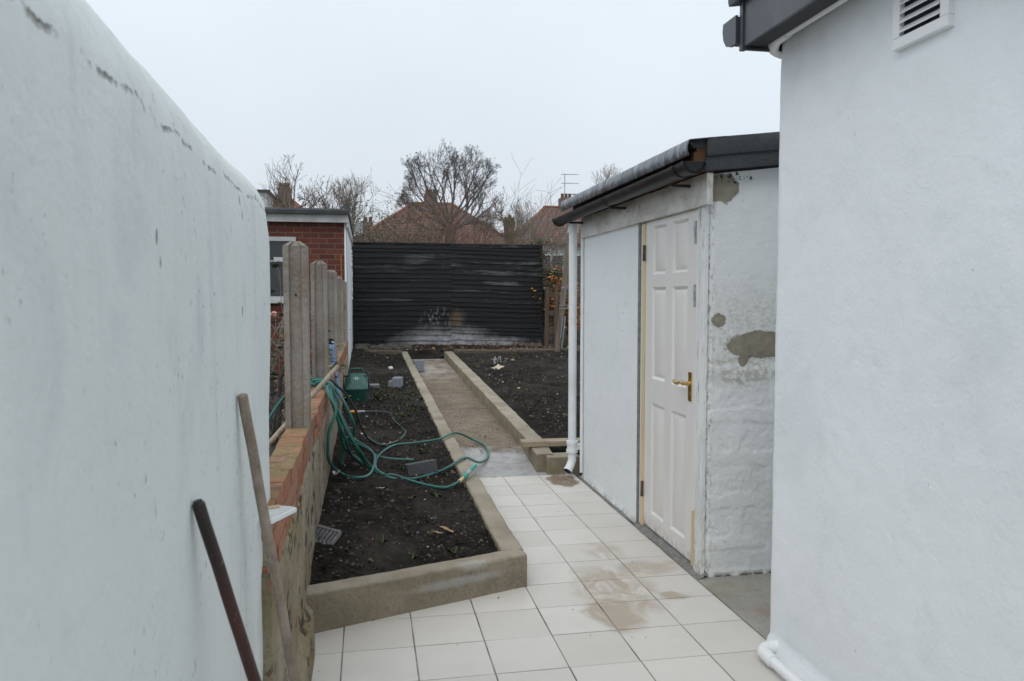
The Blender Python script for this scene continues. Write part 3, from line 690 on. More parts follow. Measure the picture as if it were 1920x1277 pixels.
# ------------------------------------------------------------------ shed on the right
t = thing('shed', (2.4, 5, 0), 'white rendered garden shed with panelled door and felt roof', 'shed')
XS = 1.735
mb = MB()
def sw_(u, v):
    y = lerp(6.15, 4.83, u); z = lerp(0, 1.975, v); d = .006 * fbm(y * 2, z * 2, 0) + .0025 * fbm(y * 9, z * 9, 1)
    e_ = .012 * ss(4.845, 4.83, y)
    return (XS - d + e_ - .015 * ss(.04, 0, z), y + (0.012 * fbm(z * 6, 3, 1) if u == 1 else 0), z)
mb.sheet(sw_, 60, 90); mb.box(XS + .012, XS + .11, 4.832, 6.15, 0, 1.97)
mb.box(1.85, 4.2, 6.05, 6.15, 0, 2.1); mb.box(4.1, 4.2, 3.9, 6.04, 0, 2.3)
mb.build('front_wall', M_SHED, t)
# gable end with blocks showing through
mb = MB()
def gw(u, v):
    x = lerp(1.752, 3.4, u); zt = 2.135 + .118 * (x - 1.76); z = lerp(-.01, zt, v)
    lo = ss(1.20, 1.10, z + .04 * mnoise.noise(Vector((x * 9, 2, 0))))
    wx = x + .035 * mnoise.noise(Vector((x * 7, z * 7, 5))) + .012 * mnoise.noise(Vector((x * 22, z * 22, 6))); wz = z + .030 * mnoise.noise(Vector((x * 6, z * 6, 15))) + .010 * mnoise.noise(Vector((x * 22, z * 22, 16)))
    row = math.floor((wz + .055) / .232); fx = ((wx + (row % 2) * .22 + .10) / .45) % 1; fz = ((wz + .055) / .232) % 1
    band = max(ss(.165, .135, min(fz, 1 - fz)), ss(.082, .066, min(fx, 1 - fx)))
    keep = ss(-.22, .05, mnoise.noise(Vector((x * 3.1, z * 4.3, 9))) + .12)
    band *= keep
    d = lo * (.0042 * band + (1 - band) * (.004 * fbm(x * 40, z * 40, 3, 2) + .005 * max(0, fbm(x * 22, z * 22, 4))) + .0025 * fbm(x * 9, z * 9, 3))
    d += .005 * fbm(x * 3, z * 3, 0) + .0018 * fbm(x * 12, z * 12, 1) * (1 - lo)
    d += .008 * ss(.07, .0, abs(z - 1.14)) * fbm(x * 24, z * 30, 7) - .006 * ss(.05, .0, abs(z - 1.155)) * ss(1.88, 1.95, x)
    rd = .018 * ss(1.775, 1.752, x)
    return (x, 3.82 - d + rd + .006 * ss(.0, .05, z), z)
mb.sheet(gw, 180, 240)
mb.box(1.765, 3.4, 3.835, 3.93, 0, 2.12)
mb.build('gable_wall', M_GABLE, t)
# timber by the door, lintel
mb = MB()
def cp(a, b, z):
    k_ = .004 * fbm(a * 8, b * 8, z * 5) + .002 * fbm(a * 20, b * 30, z * 14); return (a - k_, b - k_ * .5, z)
mb.prism([(1.731, 3.838), (1.735, 3.828), (1.752, 3.824), (1.752, 3.912), (1.731, 3.912)], .0, 1.972, 'Z', n=70, disp=cp)
mb.build('door_post', M_POST, t)
mb = MB(); mb.box(1.738, 1.80, 3.916, 3.941, .0, 1.965, .002); mb.box(1.738, 1.80, 4.775, 4.80, .02, 1.965, .002)
mb.build('door_frame', M_PVCD, t)
mb = MB(); mb.box(1.730, 1.80, 4.803, 4.836, .0, 1.965, .003, jit=.003); mb.box(1.742, 1.79, 3.9125, 3.9155, .0, 1.965)
mb.build('mortar_gap', M_MORTAR, t)
mb = MB(); mb.box(1.734, 1.79, 4.725, 4.773, .018, 1.962, .003); mb.box(1.728, 1.7365, 3.914, 3.944, .03, .335, .002)
mb.build('pine_strip', M_PINE, t)
mb = MB()
def lin(x, y, z):
    k_ = .003 * fbm(x * 9, y * 6, z * 12); return (x - k_, y, z + k_)
mb.prism([(1.712, 1.972), (1.712, 2.132), (1.744, 2.132), (1.744, 1.972)], 3.765, 6.16, 'Y', n=60, disp=lin)
mb.box(1.7455, 1.80, 3.84, 6.14, 1.967, 2.098)
mb.build('lintel_board', M_LINTEL, t)
mb = MB(); mb.box(1.745, 1.80, 3.92, 4.80, .0, .03, .006, jit=.004)
mb.build('threshold', M_MORTAR, t)
# door leaf with six sunk panels
d = MB(); X0 = 1.741
Y0, Y1, Z0, Z1 = 3.945, 4.722, .038, 1.966
yA = (Y0, 4.065, 4.282, 4.385, 4.603, Y1)
rows = [(.135, .835), (.99, 1.557), (1.637, 1.930)]
zs_ = [Z0, *[q for r_ in rows for q in r_], Z1]
d.box(X0 + .014, X0 + .038, Y0, Y1, Z0, Z1)
for a, b in ((0, 1), (2, 3), (4, 5)): d.box(X0, X0 + .0145, yA[a], yA[b], Z0, Z1, .0015)
for q in range(0, 8, 2):
    for a, b in ((1, 2), (3, 4)): d.box(X0 + .0003, X0 + .0145, yA[a] + .0002, yA[b] - .0002, zs_[q], zs_[q + 1], .0015)
for (za, zb) in rows:
    for a, b in ((1, 2), (3, 4)):
        ya, yb = yA[a], yA[b]
        # moulding slope and raised field
        o_ = .022
        for (w_, dx) in ((0, .004), (.012, .0135)):
            pass
        v_ = [(X0 + .002, ya, za), (X0 + .002, yb, za), (X0 + .002, yb, zb), (X0 + .002, ya, zb), (X0 + .0138, ya + .014, za + .014), (X0 + .0138, yb - .014, za + .014), (X0 + .0138, yb - .014, zb - .014), (X0 + .0138, ya + .014, zb - .014)]
        d.add(v_, [(0, 1, 5, 4), (1, 2, 6, 5), (2, 3, 7, 6), (3, 0, 4, 7)])
        a1, b1, c1, d1 = ya + .04, yb - .04, za + .045, zb - .045
        v_ = [(X0 + .0136, ya + .018, za + .018), (X0 + .0136, yb - .018, za + .018), (X0 + .0136, yb - .018, zb - .018), (X0 + .0136, ya + .018, zb - .018), (X0 + .005, a1, c1), (X0 + .005, b1, c1), (X0 + .005, b1, d1), (X0 + .005, a1, d1)]
        d.add(v_, [(0, 1, 5, 4), (1, 2, 6, 5), (2, 3, 7, 6), (3, 0, 4, 7), (4, 5, 6, 7)])
dr = d.build('door', M_DOOR, t, ang=25)
mb = MB(); mb.box(X0 - .006, X0, 3.985, 4.027, .925, 1.085, .0015)
mb.tube([(X0 - .004, 4.006, 1.022), (X0 - .046, 4.006, 1.022)], [.012, .009], 12)
mb.tube(spline([(X0 - .046, 4.004, 1.022), (X0 - .049, 4.04, 1.027), (X0 - .050, 4.075, 1.016), (X0 - .049, 4.115, 1.020), (X0 - .046, 4.135, 1.028)], 5), [.0095] * 4 + [.009] * 10 + [.0085] * 5 + [.007] * 2, 10)
mb.tube([(X0 - .0075, 4.006, .965), (X0 - .005, 4.006, .965)], .006, 8)
mb.build('door_handle', M_BRASS, dr)
for z_ in (1.775, .262):
    mb = MB(); mb.box(X0 - .019, X0 - .003, 4.722, 4.7248, z_ - .05, z_ + .05); mb.tube([(X0 - .017, 4.7235, z_ - .05), (X0 - .017, 4.7235, z_ + .05)], .006, 8)
    mb.build('hinge', M_RUSTY, dr)
for z_ in (1.84, 1.50):
    mb = MB(); mb.box(X0 - .004, X0 + .0005, 3.947, 3.974, z_ - .055, z_ + .005, .001); mb.box(X0 - .006, X0 + .0005, 3.950, 3.972, z_ + .012, z_ + .065, .001)
    mb.tube([(X0 - .008, 3.961, z_ - .02), (X0 - .008, 3.961, z_ + .04)], .005, 8)
    mb.build('bolt_plate', M_STEEL, dr)
# roof
mb = MB()
rs_ = .118
zr = lambda x: 2.286 + rs_ * (x - 1.62)
def rf(x, y, z): return (x, y, z + .006 * fbm(x * 3, y * 3, 0))
mb.prism([(1.615, zr(1.615) - .012), (1.615, zr(1.615)), (4.4, zr(4.4)), (4.4, zr(4.4) - .03), (1.64, zr(1.64) - .035)], 3.765, 6.25, 'Y', n=30, disp=rf)
mb.build('roof_felt', M_FELT, t)
mb = MB()                                                              # felt dressed over the gable: two laps
for (y0, y1, za, zb) in ((3.735, 3.764, -.002, -.085), (3.748, 3.766, -.080, -.160)):
    n_ = 40; vs_ = []
    for i in range(n_ + 1):
        x = lerp(1.70, 4.3, i / n_); w_ = .004 * mnoise.noise(Vector((x * 6, za * 30, 0)))
        for (yy, zz) in ((y1, za + .012), (y0 + .004, za + .008), (y0 + w_, za - .012), (y0 + w_, zb + .01), (y0 + .003 + w_, zb), (y1, zb)):
            vs_.append((x, yy, zr(x) + zz + .005 * mnoise.noise(Vector((x * 3, 0, 0)))))
    fs_ = [(i * 6 + k_, i * 6 + (k_ + 1) % 6, (i + 1) * 6 + (k_ + 1) % 6, (i + 1) * 6 + k_) for i in range(n_) for k_ in range(6)]
    mb.add(vs_, fs_ + [tuple(range(6))[::-1], tuple(n_ * 6 + k_ for k_ in range(6))])
mb.build('gable_felt', M_FELT, t)
mb = MB()                                                              # crumpled lead strip over the eave
def ldn(u, v):
    y = lerp(3.735, 6.36, u); c_ = v
    wv = .006 * mnoise.noise(Vector((y * 5, 2, 0))) + .003 * mnoise.noise(Vector((y * 17, 5, c_ * 3)))
    if c_ < .45: x = lerp(1.80, 1.600, c_ / .45); z = zr(x) + .008 + wv * .3
    else:
        k_ = (c_ - .45) / .55; x = 1.600 - .012 * math.sin(k_ * 3) + wv * (.4 + k_); z = zr(1.6) + .008 - .084 * k_ + wv * k_ * .7
    return (x, y, z)
mb.sheet(ldn, 220, 18)
o = mb.build('lead_flashing', M_LEAD, t, ang=60); md = o.modifiers.new('thick', 'SOLIDIFY'); md.thickness = .004; md.offset = -1
mb = MB(); mb.box(1.655, 1.71, 3.77, 6.2, 2.14, 2.262, .002); mb.box(1.725, 1.80, 3.84, 6.14, 2.10, 2.27); mb.box(1.64, 1.75, 3.768, 3.80, 2.150, 2.235, .002)
mb.build('eave_timber', M_DARKWOOD, t)
gt = MB(); gx, gr_ = 1.598, .056
gz_ = lambda y: 2.168 - .006 * (y - 3.6)
def gut(rad, y0, y1, th=.004, n_=14, full=True):
    vs_ = []
    for (y, ) in ((y0,), (y1,)):
        for rr in (rad, rad - th):
            for i in range(n_ + 1):
                a = math.pi + math.pi * i / n_; vs_.append((gx + rr * math.cos(a), y, gz_(y) + rr * math.sin(a)))
    m1 = n_ + 1; fs_ = []
    for i in range(n_):
        fs_ += [(i, i + 1, 2 * m1 + i + 1, 2 * m1 + i), (m1 + i, m1 + i + 1, 3 * m1 + i + 1, 3 * m1 + i), (i, i + 1, m1 + i + 1, m1 + i), (2 * m1 + i, 2 * m1 + i + 1, 3 * m1 + i + 1, 3 * m1 + i)]
    fs_ += [(0, m1, 3 * m1, 2 * m1), (n_, m1 + n_, 3 * m1 + n_, 2 * m1 + n_)]
    gt.add(vs_, fs_)
gut(gr_, 3.66, 6.44)
for y in (3.66, 3.80, 6.40): gut(gr_ + .006, y, y + .035, .011)
gut(gr_ + .004, 5.03, 5.055, .009)
for y in (3.66, 6.437):
    n_ = 14; gt.add([(gx + gr_ * math.cos(math.pi + math.pi * i / n_), y + .002, gz_(y) + gr_ * math.sin(math.pi + math.pi * i / n_)) for i in range(n_ + 1)], [tuple(range(n_ + 1))])
for y in (3.98, 5.04, 6.1): gt.box(1.60, 1.712, y - .008, y + .008, 2.085, 2.10, .002)
gu = gt.build('gutter', M_BLACKPVC, t)
mb = MB(); px, py, pr_ = 1.665, 6.23, .034
mb.tube([(px, py, 2.09), (px, py, .24)], pr_, 18)
mb.tube([(px, py, 2.10), (px, py, 2.03)], pr_ + .008, 18); mb.tube([(px, py, 2.04), (px, py, 2.025)], pr_ + .011, 18)
for z_ in (.285, .215): mb.tube([(px, py, z_ + .013), (px, py, z_ - .013)], pr_ + .015, 18)
mb.tube([(px, py, .28), (px, py, .21)], pr_ + .009, 18)
mb.tube([(px, py, .21), (px, py, .135), (px - .02, py - .02, .095), (px - .055, py - .055, .055)], [pr_ + .001, pr_ + .001, pr_ + .001, pr_ + .002], 18, caps=False)
mb.tube([(px - .053, py - .053, .057), (px - .02, py - .02, .095)], [pr_ - .003, pr_ - .004], 18, m=1)
mb.box(px + .02, px + .075, py - .03, py + .012, .225, .275, .005)
mb.build('downpipe', [M_PVCD, M_SOFFIT], t)
mb = MB(); mb.tube([(1.718, 6.135, 1.97), (1.718, 6.135, .05)], .013, 12)
mb.build('waste_pipe', M_PVCD, t)

# ------------------------------------------------------------------ house on the right
t = thing('house', (2.4, 0.8, 0), 'white rendered house side with dark eaves filling the right edge', 'house')
XH = 1.667
mb = MB()
def hw(u, v):
    y = lerp(-1.5, 3.0, u); z = lerp(-.03, 2.56, v)
    d = .012 * fbm(y * 1.3, z * 1.3, 5) + .0035 * fbm(y * 6, z * 6, 6) + .0016 * fbm(y * 24, z * 24, 2)
    r_ = .02 * ss(2.97, 3.0, y) ** 2
    return (XH - d * .8 + r_ - .014 * ss(.075, .05, z) - .018 * ss(.05, .0, z), y + .004 * fbm(z * 5, 3, 3) * (u > .98), z)
mb.sheet(hw, 260, 150)
mb.box(XH + .03, 5, 2.9, 2.995, -.03, 2.55); mb.box(XH + .03, XH + .2, -1.5, 2.89, -.03, 2.55)
mb.build('side_wall', M_HOUSE, t)
mb = MB(); mb.box(1.508, 1.520, -1.5, 2.985, 2.511, 2.690, .001); mb.box(1.500, 1.522, 2.986, 3.012, 2.498, 2.700, .002)
mb.tube([(1.5075, 2.72, 2.625), (1.506, 2.72, 2.625)], .004, 8)
mb.build('side_fascia', M_FASCIA, t)
mb = MB(); mb.box(1.5205, 1.70, -1.5, 2.985, 2.545, 2.553); mb.box(1.5225, 1.60, -1.5, 2.985, 2.514, 2.522); mb.box(1.523, 5, 2.987, 3.011, 2.502, 2.68, .002)
mb.build('soffit', M_SOFFIT, t)
mb = MB()
def rt_(x, y, z): return (x + .004 * mnoise.noise(Vector((y * 3, 1, 0))), y, z + .006 * mnoise.noise(Vector((y * 4, 0, 0))))
mb.prism([(1.478, 2.692), (1.474, 2.705), (1.470, 2.76), (1.49, 2.79), (5, 2.84), (5, 2.70), (1.53, 2.70)], -1.5, 3.06, 'Y', n=40, disp=rt_)
mb.prism([(1.458, 2.762), (1.462, 2.80), (1.56, 2.815), (1.56, 2.78)], -1.5, 3.05, 'Y', n=30, disp=rt_)
mb.build('roof_edge', M_FASCIA, t)
mb = MB()                                                              # ogee gutter across the far eave, its end stop showing
pg = [(3.02, 2.640), (3.128, 2.640), (3.132, 2.615), (3.124, 2.578), (3.100, 2.548), (3.065, 2.534), (3.02, 2.534)]
mb.prism(pg, 1.497, 5, 'X'); mb.prism([(3.016, 2.644), (3.132, 2.644), (3.137, 2.613), (3.128, 2.575), (3.103, 2.544), (3.065, 2.530), (3.016, 2.530)], 1.486, 1.497, 'X')
mb.build('eave_gutter', M_FASCIA, t)
mb = MB()                                                              # thin waste pipe under the eaves
mb.tube([(1.630, -1.0, 2.533), (1.630, 2.90, 2.533)], .0175, 14)
mb.tube(spline([(1.630, 2.86, 2.533), (1.630, 2.90, 2.533), (1.631, 2.945, 2.530), (1.637, 2.983, 2.520), (1.658, 3.010, 2.512), (1.70, 3.024, 2.505)], 5), .0225, 14)
mb.build('overflow_pipe', M_PVCW, t)
mb = MB(); mb.tube([(1.585, -1.2, .036), (1.585, 2.84, .036)], .021, 16)
mb.build('waste_pipe', M_PVCW, t)
mb = MB()
mb.tube(spline([(1.585, 2.80, .036), (1.585, 2.845, .037), (1.589, 2.885, .038), (1.610, 2.908, .040), (1.645, 2.912, .041), (1.69, 2.912, .041)], 6), .0265, 16)
mb.build('pipe_elbow', M_PVCW, t)
# louvred vent
v = MB(); ya, yb, za, zb = 2.012, 2.256, 2.276, 2.52; fx0, fx1 = XH - .024, XH + .012
v.box(fx0, fx1, ya, yb, za, za + .034, .003); v.box(fx0, fx1, ya, yb, zb - .034, zb, .003)
v.box(fx0 + .0004, fx1, ya, ya + .034, za + .0345, zb - .0345, .002); v.box(fx0 + .0004, fx1, yb - .034, yb, za + .0345, zb - .0345, .002)
vo = v.build('louvre_vent', M_PVCW, t)
v = MB(); v.box(XH - .006, XH - .004, ya + .03, yb - .03, za + .03, zb - .03); v.build('vent_recess', M_SOFFIT, vo)
v = MB()
for i in range(6):
    z_ = za + .045 + i * .0285
    v.prism([(fx0 - .002, z_), (fx0 - .002, z_ + .004), (XH - .007, z_ + .024), (XH - .007, z_ + .020)], ya + .035, yb - .035, 'Y')
v.build('louvre_slats', M_PVCW, vo)

# ------------------------------------------------------------------ poles leaning on the left wall
def pole(name, a, b, r0, r1, mat, label, cat, cap=None):
    m_ = MB(); a, b = Vector(a), Vector(b); n_ = 30
    pts = [a.lerp(b, i / n_) + Vector((.002 * mnoise.noise(Vector((i * .3, 0, r0 * 99))), 0, 0)) for i in range(n_ + 1)]
    rr = [lerp(r0, r1, i / n_) for i in range(n_ + 1)]
    dr_ = (b - a).normalized()
    pts = [a, a] + pts; rr = [r0 * .3, r0 * .78] + rr; pts[0] = a - dr_ * .005; pts[1] = a - dr_ * .003
    m_.tube(pts, rr, 16)
    o = m_.build(name, mat, loc=tuple(b))
    if cap:
        h_ = MB(); h_.tube([a - dr_ * .006, a - dr_ * .0045], r0 * .72, 14); h_.build('hollow_shade_disc', cap, o)  # dark disc on the closed end paints the shade inside the tube
    return tag(o, label, cat)
pole('wooden_pole', (-.296, 1.93, 1.264), (-.137, 2.133, .005), .0125, .0135, M_HANDLE, 'long worn grey brown wooden pole leaning against the white wall', 'pole')
pole('metal_pole', (-.297, 1.43, 1.135), (-.036, 1.604, .003), .0112, .0118, M_RED, 'shorter dark red painted pole leaning against the white wall', 'pole', M_SOFFIT)
pole('wooden_pole', (-.20, 5.27, 1.035), (-1.02, 3.9, .18), .016, .017, M_HANDLE, 'worn wooden tool handle laid over the brick wall between two posts', 'tool handle')

# ------------------------------------------------------------------ white ribbed tray and peg on the wall
t = thing('plastic_tray', (-.30, 2.31, .866), 'white ribbed plastic tray projecting over the near end of brick wall', 'tray')
mb = MB(); q = Matrix.Translation((-.272, 2.295, .866)) @ Matrix.Rotation(R(-26), 4, 'Z')
mb.box(-.036, .036, -.065, .065, 0, .014, .003, mat=q)
for i in range(9): mb.box(-.031, .031, -.056 + i * .0135, -.050 + i * .0135, .0142, .0175, .0008, mat=q)
mb.build('tray_body', M_PVCW, t)
mb = MB()
for yy, a_ in ((-.003, 4), (.004, 0)): mb.box(-.024, .024, -.0025, .0025, .0, .006, .001, mat=Matrix.Translation((-.282, 2.325 + yy, .884)) @ Matrix.Rotation(R(25 + a_), 4, 'Z'))
tag(mb.build('clothes_peg', M_PINE, loc=(-.282, 2.325, .884)), 'small wooden clothes peg lying on the white tray', 'peg')

# ------------------------------------------------------------------ hoses
r_h = .0105
A = [(-0.27, 5.5, 0.885), (-0.275, 5.3, 0.885), (-0.25, 5.2, 0.84), (-0.21, 5.15, 0.76), (-0.25, 5.1, 0.64), (-0.262, 5.1, 0.52), (-0.255, 5.15, 0.42), (-0.19, 5.51, 0.26), (-0.09, 5.42, 0.25), (-0.01, 5.56, 0.23), (0.03, 5.77, 0.24), (0.04, 6.14, 0.25), (0.0, 6.49, 0.24), (-0.1, 6.69, 0.27), (-0.14, 6.84, 0.28)]
B = [(-.42, 5.66, .885), (-0.33, 5.6, 0.895), (-0.275, 5.5, 0.885), (-0.24, 5.4, 0.81), (-0.18, 5.4, 0.65), (-0.1, 5.45, 0.47), (-0.03, 5.85, 0.26), (0.07, 5.64, 0.22), (0.18, 5.66, 0.2), (0.31, 5.52, 0.18), (0.43, 5.36, 0.18), (0.52, 5.27, 0.19), (0.62, 5.36, 0.205)]
C_ = [(-0.42, 5.7, 0.89), (-0.275, 5.6, 0.89), (-0.255, 5.5, 0.8), (-0.17, 5.5, 0.63), (-0.09, 5.55, 0.45), (0.02, 5.76, 0.24), (0.14, 5.59, 0.2), (0.28, 5.61, 0.18), (0.38, 5.66, 0.18), (0.51, 5.80, 0.18), (0.61, 5.87, 0.205), (0.75, 6.11, 0.215), (0.91, 6.5, 0.09), (1.01, 6.72, 0.062), (1.06, 6.90, 0.075), (1.06, 7.12, 0.11), (0.98, 7.34, 0.13), (0.79, 7.17, 0.232), (0.61, 6.83, 0.24), (0.41, 6.8, 0.22), (0.22, 6.77, 0.21), (0.1, 6.41, 0.22), (0.05, 6.0, 0.24), (0.05, 5.7, 0.24), (0.11, 5.62, 0.215)]
Dd = [(-0.41, 5.72, 0.91), (-0.3, 5.66, 0.905), (-0.22, 5.65, 0.82), (-0.16, 5.6, 0.73), (-0.11, 5.6, 0.6), (-0.11, 5.72, 0.50), (-0.14, 6.2, 0.36), (-.16, 5.9, .42), (-0.18, 5.7, 0.49), (-0.21, 5.6, 0.65), (-0.22, 5.5, 0.78), (-0.275, 5.5, 0.905), (-.36, 5.55, .90)]
Ee = [(-0.39, 5.62, 0.91), (-0.275, 5.6, 0.90), (-0.23, 5.5, 0.78), (-0.21, 5.5, 0.67), (-0.19, 5.5, 0.56), (-0.17, 5.6, 0.42), (-0.1, 6.06, 0.26), (-0.03, 5.92, 0.24), (0.03, 5.7, 0.23)]
G_ = [(-0.23, 5.42, 0.80), (-0.205, 5.4, 0.65), (-0.19, 5.48, 0.52), (-0.18, 5.58, 0.42), (-0.19, 5.6, 0.36), (-0.19, 5.6, 0.31)]
Hh = [(-0.19, 5.6, 0.53), (-0.17, 5.6, 0.5), (-0.15, 5.8, 0.46), (-0.11, 6.55, 0.28), (-0.01, 6.43, 0.25), (0.06, 6.23, 0.23), (0.18, 6.24, 0.2), (0.35, 6.22, 0.19)]
K1 = [(-.42, 5.66, .875), (-.33, 5.52, .890), (-.268, 5.35, .875), (-.235, 5.28, .78), (-.20, 5.3, .66), (-.16, 5.4, .52), (-.13, 5.7, .36), (-.06, 5.9, .25)]
N1 = [(-.9, 5.6, .30), (-.75, 5.65, .55), (-.58, 5.72, .80), (-.42, 5.68, .885)]
N2 = [(-1.0, 4.9, .16), (-.8, 5.0, .15), (-.6, 4.8, .145), (-.47, 4.4, .14)]
N3 = [(-1.0, 4.5, .15), (-.8, 4.55, .14), (-.62, 4.35, .14), (-.46, 4.0, .14)]
N4 = [(-1.0, 6.2, .17), (-.8, 6.0, .16), (-.62, 6.1, .16), (-.46, 5.6, .15)]
t = thing('garden_hose', (-.2, 5.5, .25), 'tangled green garden hose slung over the brick wall onto the soil', 'hose')
mb = MB()
for L_ in (A, B, C_, Dd, Ee, G_, Hh, K1, N1, N2, N3, N4): mb.tube(spline(L_, 7), r_h, 10)
mb.build('hose_loops', M_HOSE, t)
mb = MB(); a, b = Vector((.617, 5.357, .205)), Vector((.768, 5.601, .262))
L2 = lambda t_: a.lerp(b, t_)
mb.tube([L2(.22), L2(.24), L2(.42), L2(.44)], [.012, .019, .019, .016], 14); mb.tube([L2(.62), L2(.64), L2(1.0)], [.015, .0155, .012], 14)
nz = mb.build('nozzle', M_NOZ, t)
mb = MB(); mb.tube([L2(.44), L2(.62)], .017, 14); mb.build('nozzle_collar', M_GREYP, nz)
mb = MB(); mb.tube([L2(.0), L2(.07)], .015, 12); mb.tube([L2(.07), L2(.22)], .0125, 12); mb.build('hose_clip', M_PINE, nz)
F_ = [(-.42, 5.8, .885), (-0.27, 5.75, 0.895), (-0.23, 5.75, 0.86), (-0.16, 5.9, 0.76), (-0.1, 6.2, 0.6), (-0.07, 6.4, 0.46), (-0.03, 6.90, 0.29), (0.02, 6.81, 0.25), (0.1, 6.7, 0.23), (0.2, 6.87, 0.21), (0.29, 7.15, 0.2), (0.34, 7.39, 0.21), (0.31, 7.64, 0.22), (0.25, 7.96, 0.24), (0.22, 8.31, 0.26), (0.1, 8.33, 0.28), (-0.05, 8.2, 0.30)]
t = thing('garden_hose', (0, 7, .25), 'dark hose end with an orange connector, curling on the soil', 'hose')
mb = MB(); mb.tube(spline(F_, 7), r_h * .95, 10); mb.build('hose_loop', M_HOSE2, t)
mb = MB(); mb.tube([(-.05, 8.2, .302), (-.12, 8.1, .315)], .014, 12); mb.build('hose_coupling', M_GREYP, t)
mb = MB(); mb.tube([(-.12, 8.1, .315), (-.16, 8.05, .325), (-.21, 7.98, .335)], [.018, .017, .011], 12); mb.build('orange_connector', M_ORANGE, t)

# ------------------------------------------------------------------ blue tool handle
t = thing('garden_tool', (-.2, 6.6, .25), 'blue handled garden tool leaning behind the hose on brick wall', 'garden tool')
mb = MB(); a, b = Vector((-.315, 6.98, 1.10)), Vector((-.215, 6.72, .25)); L2 = lambda t_: a.lerp(b, t_)
up_ = (a - b).normalized(); sd_ = Vector((.55, -.83, 0)).normalized()
mb.tube(spline([L2(.17), L2(.10) - sd_ * .012, L2(.03) - sd_ * .019, L2(0) - sd_ * .017, L2(-.008), L2(0) + sd_ * .017, L2(.03) + sd_ * .019, L2(.10) + sd_ * .012, L2(.17)], 5), .012, 10)
mb.tube([L2(.15), L2(.2), L2(.55), L2(.56)], [.018, .021, .020, .017], 14)
mb.build('grip', M_BLUE, t)
mb = MB(); mb.tube([L2(.5), L2(1)], .015, 12); mb.build('shaft', M_OLDWOOD, t)

# ------------------------------------------------------------------ green food caddy
t = thing('food_caddy', (-.135, 8.99, .30), 'green plastic food waste caddy with carrying handle beside brick wall', 'bin')
cx, cy, zb_ = -.135, 8.95, .285
mb = MB()
def ring(hx, hy, z, r_=.02, y_=0):
    out = []
    for (sx, sy, a0) in ((1, 1, 0), (-1, 1, 90), (-1, -1, 180), (1, -1, 270)):
        for i in range(4):
            a = R(a0 + 30 * i); out.append((cx + sx * (hx - r_) + r_ * math.cos(a), cy + y_ + sy * (hy - r_) + r_ * math.sin(a), z))
    return out
def loft(m_, rings, cap0=True, cap1=True):
    L = len(rings[0]); vs_ = [p for r_ in rings for p in r_]
    fs_ = [(i * L + k_, i * L + (k_ + 1) % L, (i + 1) * L + (k_ + 1) % L, (i + 1) * L + k_) for i in range(len(rings) - 1) for k_ in range(L)]
    if cap0: fs_.append(tuple(range(L))[::-1])
    if cap1: fs_.append(tuple((len(rings) - 1) * L + k_ for k_ in range(L)))
    m_.add(vs_, fs_)
def tilt(rg, k_): return [(x, y, z + k_ * (y - (cy - .12))) for x, y, z in rg]
loft(mb, [ring(.098, .09, zb_), ring(.104, .095, zb_ + .02), tilt(ring(.118, .118, zb_ + .175), .45)])
mb.build('bin_body', M_BIN, t)
mb = MB()
loft(mb, [tilt(ring(.126, .127, zb_ + .165), .45), tilt(ring(.128, .130, zb_ + .185), .47), tilt(ring(.112, .112, zb_ + .205), .52), tilt(ring(.062, .085, zb_ + .228), .56)])
ld_ = mb.build('bin_lid', M_BIN, t, ang=20)
lz = lambda y, o=0: zb_ + .228 + .56 * (y - (cy - .12)) + o
mb = MB()
for (x0, y0, x1, y1) in ((-.022, -.02, .022, -.02), (-.022, .012, .022, .012), (-.010, -.03, -.010, .022), (.010, -.03, .010, .022), (-.040, -.004, .040, -.004)):
    mb.tube([(cx + x0, cy + y0 - .01, lz(cy + y0 - .01, .001)), (cx + x1, cy + y1 - .01, lz(cy + y1 - .01, .001))], .0032, 6)
mb.build('emblem', M_BINL, ld_)
mb = MB(); y_ = cy + .105; z_ = zb_ + .345
mb.tube([(cx - .075, y_, z_ - .07), (cx - .070, y_, z_ + .040), (cx - .066, y_, z_ + .045), (cx + .066, y_, z_ + .045), (cx + .070, y_, z_ + .040), (cx + .075, y_, z_ - .07)], .010, 8)
mb.build('lid_grip', M_BIN, t)
mb = MB(); mb.tube(spline([(cx - .133, cy - .03, zb_ + .12), (cx - .143, cy + .02, zb_ + .25), (cx - .142, cy + .05, zb_ + .300), (cx - .12, cy + .055, zb_ + .310), (cx, cy + .056, zb_ + .312), (cx + .12, cy + .055, zb_ + .310), (cx + .142, cy + .05, zb_ + .300), (cx + .143, cy + .02, zb_ + .25), (cx + .133, cy - .03, zb_ + .12)], 5), .009, 8)
mb.build('carry_handle', M_SOFFIT, t)

# ------------------------------------------------------------------ loose blocks, grate, scraps
def block(c, size, rz, mat, label, rx=0, chip=False, ry=0):
    m_ = MB(); q = Matrix.Translation(c) @ Matrix.Rotation(R(rz), 4, 'Z') @ Matrix.Rotation(R(rx), 4, 'X') @ Matrix.Rotation(R(ry), 4, 'Y')
    m_.box(-size[0] / 2, size[0] / 2, -size[1] / 2, size[1] / 2, 0, size[2], .003, mat=q)
    if chip: m_.box(-size[0] * .95, -size[0] / 2 + .01, -size[1] * .45, size[1] * .3, -.01, size[2] * .72, .006, mat=q, jit=.008)
    return tag(m_.build('concrete_block', mat, loc=c), label, 'block')
block((.39, 5.80, .155), (.225, .10, .105), 8, M_BLOCK, 'dark grey concrete block lying across the hose in the soil', rx=-7, ry=-6)
block((.375, 10.3, .29), (.115, .21, .145), -12, M_BLOCKP, 'broken pale grey block in the soil beside the left kerb', chip=True)
